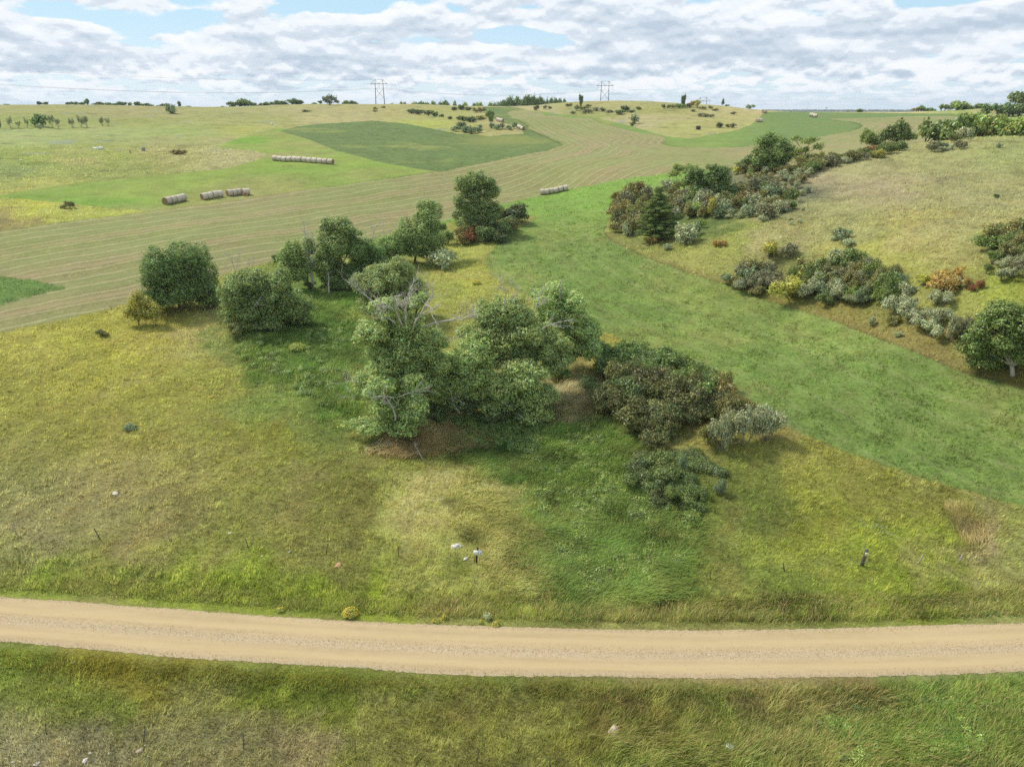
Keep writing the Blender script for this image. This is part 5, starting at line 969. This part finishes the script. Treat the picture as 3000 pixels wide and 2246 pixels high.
# far pasture: white trough, post and drum
x, y, z, D = Wp(288, 438); mp = mpp(288, 438, D); root = thing('feed_trough', (x, y, z), 'long white trough with a raised end box on the far left pasture', 'trough'); L = 25*mp
b = MB(); hh_ = 7*mp; b.box((-L*.12, -.5, hh_*.45), (L*.74, .08, hh_*.8)); b.box((-L*.12, .5, hh_*.45), (L*.74, .08, hh_*.8)); b.box((-L*.47, 0, hh_*.5), (.08, 1.1, hh_*1.0)); b.box((-L*.12, 0, hh_*.3), (L*.73, .92, .08)); b.build('basin', M_WHITE, root)
b = MB(); b.box((L*.37, 0, hh_*.58), (L*.22, 1.2, hh_*1.15)); b.build('end_box', M_WHITE, root); b = MB(); b.box((0, -.3, .08), (L*1.25, .3, .16)); b.box((0, .3, .08), (L*1.25, .3, .16)); b.build('skid', M_PALEW, root)
x, y, z, D = Wp(383, 450); o_ = MB(); o_.tube([(0, 0, -.3), (-.12, 0, zat(382, 441, D)-z-.05), (-.13, 0, zat(382, 440, D)-z)], [.17, .16, .12], 8); o_ = o_.build('post', M_WOOD); o_.location = (x, y, z); tag(o_, 'dark wooden post standing alone on the far left pasture', 'post')
x, y, z, D = Wp(421, 443); root = thing('drum', (x, y, z), 'grey drum on end right of the lone pasture post', 'drum'); hd = zat(421, 433, D)-z; M_DR = mat_plain('grey_drum', (.28,.27,.29), .6, .25, 3); pts = np.linspace(0, hd, 21); b = MB(); b.tube([(0, 0, v) for v in pts], [.62+.03*(i in (6, 7, 13, 14)) for i in range(21)], 16); b.build('drum_wall', M_DR, root); b = MB(); b.tube([(0, 0, hd), (0, 0, hd+.05)], [.6, .59], 16); b.build('lid', M_DR, root)
x, y, z, D = Wp(797, 366); o_ = MB(); o_.box((0, 0, .55), (.9, .5, 1.0)); o_.box((0, 0, 1.09), (1.0, .6, .08)); o_ = o_.build('marker_box', M_WHITE); o_.location = (x, y, z); tag(o_, 'small white box above the edge of the bright green field', 'box')

# ------------------------------------------------------------------ flowers
def flowerclump(px, py, w, h, label, kind='yolk', green='bright'):
    x, y, z, D = Wp(px, py+h*.4); mp = mpp(px, py, D); rng = np.random.default_rng(int(px)); root = thing('flower_clump', (x, y, z), label, 'flowers'); rx = w*mp/2*.82; rz = h*mp*.42
    V, F, C = leaf_cloud([(0, 0, rz*.65, rx*.9, rx*.8, rz*.8)], .1, .04, .12, 1.2, rng, .1, bottom=-.5); mesh('foliage', V, F, leafmat(green), root, col=C)
    V, F, C = leaf_cloud([(0, -.02, rz*.8, rx, rx*.9, rz*.9)], .075, .07, .07, .22, rng, 0, bottom=-.05, up=.9, rad=(.8, 1.2), cvar=.2, warm=.08); mesh('blossom', V, F, leafmat(kind), root, col=C)
for a in [(823,1783,26,20,'round clump of yellow flowers at the road edge, farthest left'),(1027,1790,56,36,'largest clump of yellow flowers at the road edge'),(1278,1815,26,16,'yellow flowers at the road edge, left one of the touching pair'),(1302,1804,22,22,'yellow flowers at the road edge, right one of the touching pair'),(1453,1824,30,18,'yellow flowers at the road edge beside the grey-green milkweed'),(1408,1818,14,18,'small tuft of yellow flowers left of the milkweed')]: flowerclump(*a)
flowerclump(1428,1800,24,34,'grey-green milkweed plant at the road edge','silver','silver')
flowerclump(1396,826,34,18,'patch of yellow flowers on the yellow bank behind the big willow','yolk','palegreen'); flowerclump(872,1015,56,34,'patch of sunflowers in the green hollow left of the big willow','yellow','bright')

# ------------------------------------------------------------------ grass, weeds and crop standing on the ground
def blades(n, rmin, rmax, azr, seed, hf, wf, name, label, select, lean=(.35, .0), nb=3, bright=2.35, cs=.45, headf=None):
    rng = np.random.default_rng(seed); az = rng.uniform(-azr, azr, n); r = np.exp(rng.uniform(math.log(rmin), math.log(rmax), n)); x = r*np.sin(az); y = r*np.cos(az); z = terrain(x, y)
    zone, c, u, v, rr = cover(x, y, z); rd = dist_poly(x, y, RLX[::2], RLY[::2]); ok = select(zone, u, v, r, rd, x, y)&(rd > RHW-.22+.55*rng.random(n)**.6); x, y, z, c, u, v, r, zone, rd = x[ok], y[ok], z[ok], c[ok], u[ok], v[ok], r[ok], zone[ok], rd[ok]; n = len(x)
    hgt = hf(zone, u, v, r, rd, x, y)*rng.uniform(.6, 1.35, n); wid = wf*(.6+r/90)*rng.uniform(.7, 1.3, n); V = []; C = []
    tone = (1+cs*rng.normal(size=n)).clip(.45, 1.7); straw = rng.random(n) < .13; c = c*bright*tone[:, None]; c[straw] = c[straw]*.5+lin((210,196,130))*.5*.9; c[rng.random(n) < .12] *= .62
    fl = fbm(x, y, 9, 2, 41)*2.2; pn = fbm(x, y, .9, 3, 42); c = c*(1+1.3*pn)[:, None]; hgt = hgt*(1+1.2*pn); pd = sstep(.08, .3, fbm(x, y, 3.2, 3, 43))[:, None]*.5; c = c*(1-pd)+lin((190,170,112))*.62*1.6*pd
    for k in range(nb):
        th = rng.uniform(0, 2*pi, n); ox = rng.normal(size=n)*.09*(1+r/120); oy = rng.normal(size=n)*.09*(1+r/120); w2 = np.stack([np.cos(th)*wid, np.sin(th)*wid, np.zeros(n)], -1)*.5
        lx = (lean[0]+fl*.35+rng.normal(size=n)*.32)*hgt; ly = (lean[1]+rng.normal(size=n)*.32)*hgt; b = np.stack([x+ox, y+oy, z-.03], -1); tp = b+np.stack([lx, ly, hgt*rng.uniform(.7, 1.1, n)+.03], -1)
        V.append(np.stack([b-w2, b+w2, tp], 1).reshape(-1, 3)); C.append(np.repeat(c*rng.uniform(.85, 1.15, n)[:, None], 3, 0))
    V = np.vstack(V); C = np.vstack(C); o = mesh(name, V, np.arange(len(V)).reshape(-1, 3), M_GRASS, col=np.clip(C, 0, .8)); tag(o, label, name.replace('_', ' '), kind='stuff'); return o
LUSHP = [(1560,1260),(1700,1250),(1900,1330),(2040,1500),(2060,1650),(1960,1800),(1600,1800),(1500,1600),(1560,1400)]; HOLL = [(640,980),(900,860),(1050,860),(1060,1000),(1040,1250),(1000,1230),(860,1110),(760,1100)]
VERGE = lambda rd: (rd > RHW+1.2) & (rd < RHW+4.5)
def hf_wild(zone, u, v, r, rd, x, y):
    h = np.full(u.shape, .30)+fbm(x, y, 4, 3, 51)*.25; h = np.where(pip(u, v, LUSHP), .62, h); h = np.where(pip(u, v, HOLL), .6, h); h = np.where(VERGE(rd)&(y > np.interp(x, RX, RY)), .48+(u > 1300)*.18, h); h = np.where(rd < RHW+1.2, .12, h); h = np.where((y < np.interp(x, RX, RY))&(u > 1700)&(rd > RHW+1), .6, h)
    return np.clip(h, .06, 1.2)
blades(330000, 25, 150, .9, 61, hf_wild, .045, 'grass', 'wild prairie grass covering the slopes on both sides of the road', lambda z_, u, v, r, rd, x, y: (z_ == 0), nb=3)
blades(90000, 140, 330, .68, 62, lambda z_, u, v, r, rd, x, y: .35+fbm(x, y, 5, 3, 52)*.3+.1, .035, 'pasture_grass', 'tufted grass on the farther hills', lambda z_, u, v, r, rd, x, y: (z_ == 0), nb=2)
blades(150000, 55, 235, .70, 63, lambda z_, u, v, r, rd, x, y: np.clip(.20+fbm(x, y, 1.8, 3, 53)*.7, .06, .6), .05, 'alfalfa', 'green alfalfa growing in the field that sweeps between hollow and hill', lambda z_, u, v, r, rd, x, y: (z_ == 5) | (z_ == 6), lean=(.15, 0), nb=3, bright=1.6)
# ------------------------------------------------------------------ tall weeds, reeds and seed heads
def tall(n, poly, seed, h, w, col, name, label, lean=(.5, -.1), nb=5, tus=.5, colv=.2, droopy=.5, cat=None, mixg=.4, jitc=None, feather=None):
    """tussocks of long bent blades inside an outline: every tussock leans its own way"""
    rng = np.random.default_rng(seed); P = arr(poly); pts = []
    while len(pts) < n:
        q = np.stack([rng.uniform(P[:, 0].min()-60, P[:, 0].max()+60, n*2), rng.uniform(P[:, 1].min()-40, P[:, 1].max()+40, n*2)], -1); fe = min(60, .22*(P[:, 1].max()-P[:, 1].min())) if feather is None else feather
        q = q[pip(q[:, 0]+fbm(q[:, 0], q[:, 1], 90, 3, seed)*fe*2.4+rng.normal(size=len(q))*fe*.35, q[:, 1]+fbm(q[:, 0]+77, q[:, 1], 90, 3, seed)*fe*1.6+rng.normal(size=len(q))*fe*.25, poly)]; q = q[rng.random(len(q)) < .45+1.6*np.abs(fbm(q[:, 0], q[:, 1], 40, 2, seed+5))]; pts += list(q)
    pts = np.array(pts[:n]); a, yy, zz = dirs(pts[:, 0], pts[:, 1]); hh = np.hypot(a, yy); D = np.full(n, 70.)
    for _ in range(12): g = terrain(a/hh*D, yy/hh*D); D = D*.4+.6*np.clip((g-H)/(zz/hh), 25, 300)
    x, y = a/hh*D, yy/hh*D; z = terrain(x, y); rd = dist_poly(x, y, RLX[::2], RLY[::2]); k = rd > RHW+.9; x, y, z = x[k], y[k], z[k]; n = len(x)
    _, c, u, v, r = cover(x, y, z); base = lin(col)*.62*1.7; la = fbm(x, y, 4, 2, seed)*3.5; V = []; C = []
    L0 = np.stack([lean[0]+np.sin(la*3)*.35, lean[1]+np.cos(la*3)*.35], -1)
    for b_ in range(nb*2):
        th = rng.uniform(0, 2*pi, n); ww = w*rng.uniform(.6, 1.3, n)*.5; sx, sy = rng.normal(size=(2, n))*tus*.5; b = np.stack([x+sx, y+sy, z-.04], -1); hgt = h*rng.uniform(.55, 1.25, n)*(1+fbm(x, y, 2.2, 2, seed+1)*.8)
        d = L0+rng.normal(size=(n, 2))*.28+np.stack([sx, sy], -1)*.4; w3 = np.stack([np.cos(th)*ww, np.sin(th)*ww, np.zeros(n)], -1)
        m1 = b+np.stack([d[:, 0]*hgt*.35, d[:, 1]*hgt*.35, hgt*.62], -1); tp = b+np.stack([d[:, 0]*hgt, d[:, 1]*hgt, hgt*(1-droopy*.35)], -1)
        V.append(np.stack([b-w3, b+w3, m1+w3*.8, m1-w3*.8, m1-w3*.8, m1+w3*.8, tp, tp], 1).reshape(-1, 3))
        if b_ == 0: mg = np.clip(mixg+fbm(x, y, 5, 3, seed+9)*1.6, 0, 1)[:, None]; tn = (1+fbm(x, y, 2.5, 3, seed+10)*1.5)[:, None]
        cc = (base*(1-mg)+c*1.8*mg)*tn*(1+colv*rng.normal(size=n)).clip(.5, 1.6)[:, None]; 
        if jitc is not None: k2 = rng.random(n) < .25; cc[k2] = lin(jitc)*.62*1.6
        C.append(np.repeat(cc, 8, 0))
    V = np.vstack(V); C = np.vstack(C); q = np.arange(len(V)).reshape(-1, 8); tri = np.concatenate([q[:, [0, 1, 2]], q[:, [0, 2, 3]], q[:, [4, 5, 6]]]); o = mesh(name, V, tri, M_GRASS, col=np.clip(C, 0, .8)); tag(o, label, cat or name.replace('_', ' '), kind='stuff'); return o
tall(9000, [(1560,1260),(1720,1240),(1880,1330),(1990,1440),(2010,1600),(1990,1720),(1900,1790),(1700,1800),(1600,1740),(1560,1600),(1600,1480),(1540,1380)], 71, .8, .06, (140,168,88), 'weeds', 'lush bright green weeds filling the damp hollow down to the road', nb=4, mixg=.35, jitc=(168,180,100), feather=90)
tall(3800, [(1280,1240),(1560,1240),(1640,1330),(1500,1420),(1330,1340)], 72, .5, .05, (108,146,70), 'shade_weeds', 'dark green weeds below the central willows', nb=4, mixg=.4)
tall(5200, [(640,1000),(900,850),(1040,860),(1060,960),(1030,1220),(990,1230),(860,1100),(740,1090)], 73, .6, .05, (120,152,76), 'hollow_weeds', 'lush green grass between the willows and the rounded willow', nb=4, mixg=.4, jitc=(150,168,96))
tall(1500, [(1150,1275),(1300,1250),(1430,1270),(1440,1310),(1300,1330),(1180,1345),(1080,1330)], 74, .75, .045, (212,186,140), 'dry_grass', 'pinkish brown dry grass in front of the central willows', lean=(.7, -.3), nb=4, mixg=.3, jitc=(150,140,80))
tall(1500, [(1625,1140),(1690,1120),(1740,1130),(1720,1240),(1640,1235)], 75, 1.3, .05, (200,196,150), 'reeds', 'silvery reeds bent by the wind between the willows and dark thicket', lean=(.6, .1), nb=5, mixg=.1, jitc=(186,150,110))
tall(1900, [(1290,1440),(1400,1400),(1480,1480),(1560,1560),(1600,1640),(1520,1760),(1440,1700),(1430,1590),(1350,1520)], 76, .6, .045, (210,200,132), 'straw_grass', 'straw-yellow tall grass along the left side of the lush weeds', lean=(.6, -.4), nb=5, mixg=.1, jitc=(150,165,80))
tall(420, [(2780,1490),(2860,1500),(2900,1580),(2850,1620),(2800,1560)], 77, .7, .045, (196,176,126), 'tan_grass', 'tan dry grass patch on the right slope above the fence', lean=(.3, .5), nb=4, mixg=.45)
tall(2600, [(1750,2060),(2100,2150),(2300,2100),(2600,2040),(3000,2000),(3100,2246),(2500,2246),(2000,2246),(1760,2200)], 78, .65, .05, (140,160,78), 'ditch_grass', 'long wind-bent grass below the road at the bottom right', lean=(.75, .2), nb=5, mixg=.5, jitc=(196,180,120))
tall(1700, [(2400,2120),(2600,2040),(2800,2040),(2900,2120),(2820,2220),(2560,2200),(2420,2190)], 79, .5, .05, (122,156,76), 'ditch_weeds', 'bright green leafy weeds below the road at right', lean=(.2, .1), nb=4, mixg=.3)
# seed heads on the tall verge grass beyond the road
tall(3600, [(1180,1775),(1500,1740),(1900,1770),(2300,1750),(3000,1735),(3060,1790),(3000,1800),(2500,1818),(1900,1825),(1500,1818),(1200,1800)], 80, .72, .035, (150,160,84), 'verge_grass', 'tall seeding grass along the far side of the road', feather=9, lean=(.3, -.05), nb=4, mixg=.5, jitc=(226,200,146))
tall(2400, [(0,1690),(600,1725),(1200,1765),(1180,1800),(900,1790),(500,1755),(0,1725)], 81, .42, .04, (148,156,84), 'roadside_grass', 'bright green grass along the left far side of the road', feather=9, lean=(.2, 0), nb=4, mixg=.5, jitc=(206,196,130))
tall(2400, [(0,1885),(500,1930),(1000,1966),(1500,1985),(1600,2010),(1000,2020),(500,1990),(0,1960)], 82, .3, .04, (144,148,78), 'near_verge_grass', 'olive grass along the near side of the road at left', feather=9, lean=(.2, .1), nb=4, mixg=.5, jitc=(176,160,70))
tall(2200, [(1500,1988),(2000,1996),(2500,1990),(3050,1972),(3050,2010),(2500,2040),(2000,2040),(1560,2030)], 83, .34, .04, (120,150,70), 'near_verge_weeds', 'green weeds along the near side of the road at right', feather=9, lean=(.3, .1), nb=4, mixg=.5, jitc=(176,166,90))
def leafy(n, poly, seed, r0, kinds, name, label):
    rng = np.random.default_rng(seed); P = arr(poly); q = np.stack([rng.uniform(P[:, 0].min(), P[:, 0].max(), n*6), rng.uniform(P[:, 1].min(), P[:, 1].max(), n*6)], -1); q = q[pip(q[:, 0]+fbm(q[:, 0], q[:, 1], 80, 3, seed)*90, q[:, 1], poly)]; q = q[fbm(q[:, 0], q[:, 1], 60, 3, seed+3) > -.06][:n]; n = len(q)
    a, yy, zz = dirs(q[:, 0], q[:, 1]); hh = np.hypot(a, yy); D = np.full(n, 70.)
    for _ in range(12): g = terrain(a/hh*D, yy/hh*D); D = D*.4+.6*np.clip((g-H)/(zz/hh), 25, 300)
    x, y = a/hh*D, yy/hh*D; z = terrain(x, y); kk = dist_poly(x, y, RLX[::2], RLY[::2]) > RHW+1.2; x, y, z = x[kk], y[kk], z[kk]; Vs = []; Cs = []; mi = []
    for i in range(len(x)):
        r = r0*rng.uniform(.5, 1.5); V, F, C = leaf_cloud([(x[i], y[i], z[i]+r*.45, r, r, r*rng.uniform(.5, .9))], .15, .085, r*.4, .75, rng, 0, bottom=-.1, up=.9, cvar=.2, warm=.1, maxn=420); Vs.append(V); Cs.append(C); mi.append(np.full(len(V)//4, rng.integers(len(kinds))))
    V = np.vstack(Vs); tag(mesh(name, V, np.arange(len(V)).reshape(-1, 4), None, col=np.vstack(Cs), mats=[leafmat(k) for k in kinds], mi=np.concatenate(mi)), label, name.replace('_', ' '), kind='stuff')
leafy(420, [(1540,1270),(1720,1240),(1900,1330),(2040,1440),(2060,1560),(1980,1700),(1800,1780),(1640,1700),(1580,1560),(1560,1400)], 101, .42, ['bright', 'green', 'bright'], 'leafy_weeds', 'leafy green weeds standing in clumps among the lush grass of the hollow')
leafy(260, [(1860,1340),(2060,1330),(2120,1400),(2060,1500),(1960,1500),(1880,1440)], 102, .5, ['green', 'dark', 'dark'], 'ditch_bushes', 'low dark green growth in the ditch below the dark thicket')
leafy(200, [(660,1000),(900,870),(1040,880),(1040,1200),(960,1230),(860,1110),(740,1090)], 103, .4, ['bright', 'green', 'willow'], 'hollow_bushes', 'leafy clumps in the green hollow left of the big willow')
leafy(260, [(1240,1220),(1560,1230),(1620,1330),(1440,1330)], 104, .4, ['green', 'elm'], 'shade_plants', 'dark leafy plants under the central willows')
leafy(240, [(2400,2100),(2620,2040),(2860,2030),(2960,2120),(2840,2240),(2480,2230)], 105, .28, ['bright', 'green'], 'roadside_weeds', 'leafy green weeds in the ditch below the road at right')
leafy(160, [(1380,1812),(1900,1826),(2600,1812),(3000,1795),(3000,1812),(2500,1834),(1900,1842),(1400,1828)], 107, .22, ['green', 'bright'], 'edge_weeds', 'dark leafy weeds at the far edge of the road')
def specks(n, poly, seed, size, col, name, label, zo=.6):
    rng = np.random.default_rng(seed); P = arr(poly); q = np.stack([rng.uniform(P[:, 0].min(), P[:, 0].max(), n*3), rng.uniform(P[:, 1].min(), P[:, 1].max(), n*3)], -1); q = q[pip(q[:, 0], q[:, 1], poly)][:n]; n = len(q)
    a, yy, zz = dirs(q[:, 0], q[:, 1]); hh = np.hypot(a, yy); D = np.full(n, 60.)
    for _ in range(12): g = terrain(a/hh*D, yy/hh*D)+zo; D = D*.4+.6*np.clip((g-H)/(zz/hh), 25, 300)
    p = np.stack([a/hh*D, yy/hh*D, H+D*zz/hh], -1); V = []
    for k in range(3):
        d1 = unit(rng.normal(size=(n, 3)))*size*rng.uniform(.6, 1.4, (n, 1)); d2 = unit(np.cross(d1, rng.normal(size=(n, 3))))*size*.8; V.append(np.stack([p-d1, p+d2, p+d1, p-d2], 1).reshape(-1, 3))
    V = np.vstack(V); C = np.tile(lin(col)*.9, (len(V), 1)); tag(mesh(name, V, np.arange(len(V)).reshape(-1, 4), M_GRASS, col=C), label, name.replace('_', ' '), kind='stuff')
specks(420, [(1560,1440),(1960,1400),(2020,1560),(1900,1740),(1600,1640)], 91, .045, (226,206,200), 'thistle_heads', 'pale pinkish thistle heads scattered through the lush weeds')
specks(60, [(2520,1520),(2600,1540),(2640,1580),(2540,1560)], 92, .05, (205,212,205), 'white_flowers', 'small patch of white flowers on the right slope', .35)
# loose gravel thrown to the edges of the road
def gravel(n, seed):
    rng = np.random.default_rng(seed); i = rng.uniform(1, len(RX)-2, n); cx = np.interp(i, np.arange(len(RX)), RX); cy = np.interp(i, np.arange(len(RX)), RY); tx = np.interp(i, np.arange(len(RX)), np.gradient(RX)); ty = np.interp(i, np.arange(len(RX)), np.gradient(RY)); l = np.hypot(tx, ty)
    side = rng.choice([-1, 1], n); w = side*(RHW+rng.normal(size=n)*.28); mid = rng.random(n) < .3; w[mid] = rng.normal(size=mid.sum())*.35-.1; x = cx-ty/l*w; y = cy+tx/l*w; k = np.abs(x) < 46; x, y, w = x[k], y[k], w[k]; n = len(x); z = np.where(np.abs(w) > RHW, terrain(x, y), .04+.07*(1-(w/RHW)**2))+.01
    s = rng.uniform(.015, .04, n)[:, None]; p = np.stack([x, y, z], -1); o = np.array([(1,0,0),(-.5,.87,0),(-.5,-.87,0),(0,0,.8)], float); V = (p[:, None]+o[None]*s[:, None]*rng.uniform(.7, 1.3, (n, 4, 1))).reshape(-1, 3); b = np.arange(n)[:, None]*4; F = np.concatenate([b+np.array([0,1,3]), b+np.array([1,2,3]), b+np.array([2,0,3])]); C = np.repeat(lin((200,176,140))*rng.uniform(.5, 1.2, (n, 1)), 4, 0)
    tag(mesh('gravel', V, F, M_GRASS, col=C), 'loose stones along the crown and edges of the gravel road', 'gravel', kind='stuff')
gravel(26000, 95)

# ------------------------------------------------------------------ the distant town and the air
def town():
    rng = np.random.default_rng(44); MW = [mat_plain('white_wall', (.75,.76,.76), .7, .1, .1), mat_plain('grey_wall', (.42,.44,.46), .7, .1, .1), mat_plain('tan_wall', (.55,.50,.42), .7, .1, .1)]; MRF = mat_plain('dark_roof', (.14,.15,.17), .8, .2, .1)
    xs = sorted(rng.uniform(2350, 2640, 26)); c = ['white', 'grey', 'tan']
    for i, px in enumerate(xs):
        D = rng.uniform(5600, 6300); x, y, z, _ = Wd(px, D); w, d, h = rng.uniform(14, 42), rng.uniform(12, 22), rng.uniform(6, 12); rz = rng.uniform(-.3, .3); k = int(rng.integers(0, 3)); k = 0 if rng.random() < .5 else k
        root = thing('building', (x, y, z-1), 'tiny '+c[k]+' building in the hazy distant town, '+str(ORDN[i])+' from the left', 'building', 'buildings of the distant town', rz)
        b = MB(); b.box((0, 0, h/2), (w, d, h)); b.build('wall', MW[k], root)
        V = [(-w/2-.5,-d/2-.5,h),(w/2+.5,-d/2-.5,h),(w/2+.5,d/2+.5,h),(-w/2-.5,d/2+.5,h),(-w/2-.5,0,h+d*.28),(w/2+.5,0,h+d*.28)]; mesh('roof', V, [(0,1,5,4),(2,3,4,5),(1,2,5,5),(3,0,4,4)][:2], MRF, root)
    x, y, z, _ = Wd(2421, 6000); root = thing('water_tower', (x, y, z), 'water tower standing over the distant town on the horizon', 'water tower'); b = MB(); b.tube([(0,0,0),(0,0,20),(0,0,24)], [2.2,1.6,3], 10); b.build('column', MW[1], root); t = np.linspace(0, pi, 9); b = MB(); b.tube([(0,0,28-5*cos(q)) for q in t], [max(8*sin(q), .3) for q in t], 16); b.build('tank', MW[1], root)
    x, y, z, _ = Wd(2366, 6000); o = MB(); o.tube([(0,0,0),(0,0,68)], [.9,.5], 5); o = o.build('radio_mast', M_STEEL); o.location = (x, y, z); tag(o, 'thin radio mast left of the distant water tower', 'mast')
    L = []
    for i in range(420):
        px = rng.uniform(2235, 2675); D = rng.uniform(5300, 6900); x, y, z, _ = Wd(px, D); s = rng.uniform(5, 11); L.append((x, y, z+s*.4, s*1.8, s*1.4, s*.9))
    V, F, C = leaf_cloud(L, 5, 3.4, 4, .8, rng, 0, bottom=-.2); tag(mesh('far_wood', V, F, leafmat('dark'), col=C), 'bluish belt of far-off trees around the distant town', 'trees', kind='stuff')
ORDN = ['first','second','third','fourth','fifth','sixth','seventh','eighth','ninth','tenth','eleventh','twelfth','thirteenth','fourteenth','fifteenth','sixteenth','seventeenth','eighteenth','nineteenth','twentieth','twenty-first','twenty-second','twenty-third','twenty-fourth','twenty-fifth','twenty-sixth']
town()
m, t, o = newmat('air'); pv = N(t, 'ShaderNodeVolumePrincipled'); pv.inputs['Color'].default_value = (.78, .88, 1, 1); pv.inputs['Density'].default_value = .8e-4; pv.inputs['Anisotropy'].default_value = .2; t.links.new(pv.outputs[0], o.inputs['Volume'])
b = MB(); b.box((0, 0, 48), (19600, 19600, 110)); tag(b.build('haze', m), 'thin pale haze over the whole country', 'haze', kind='stuff')
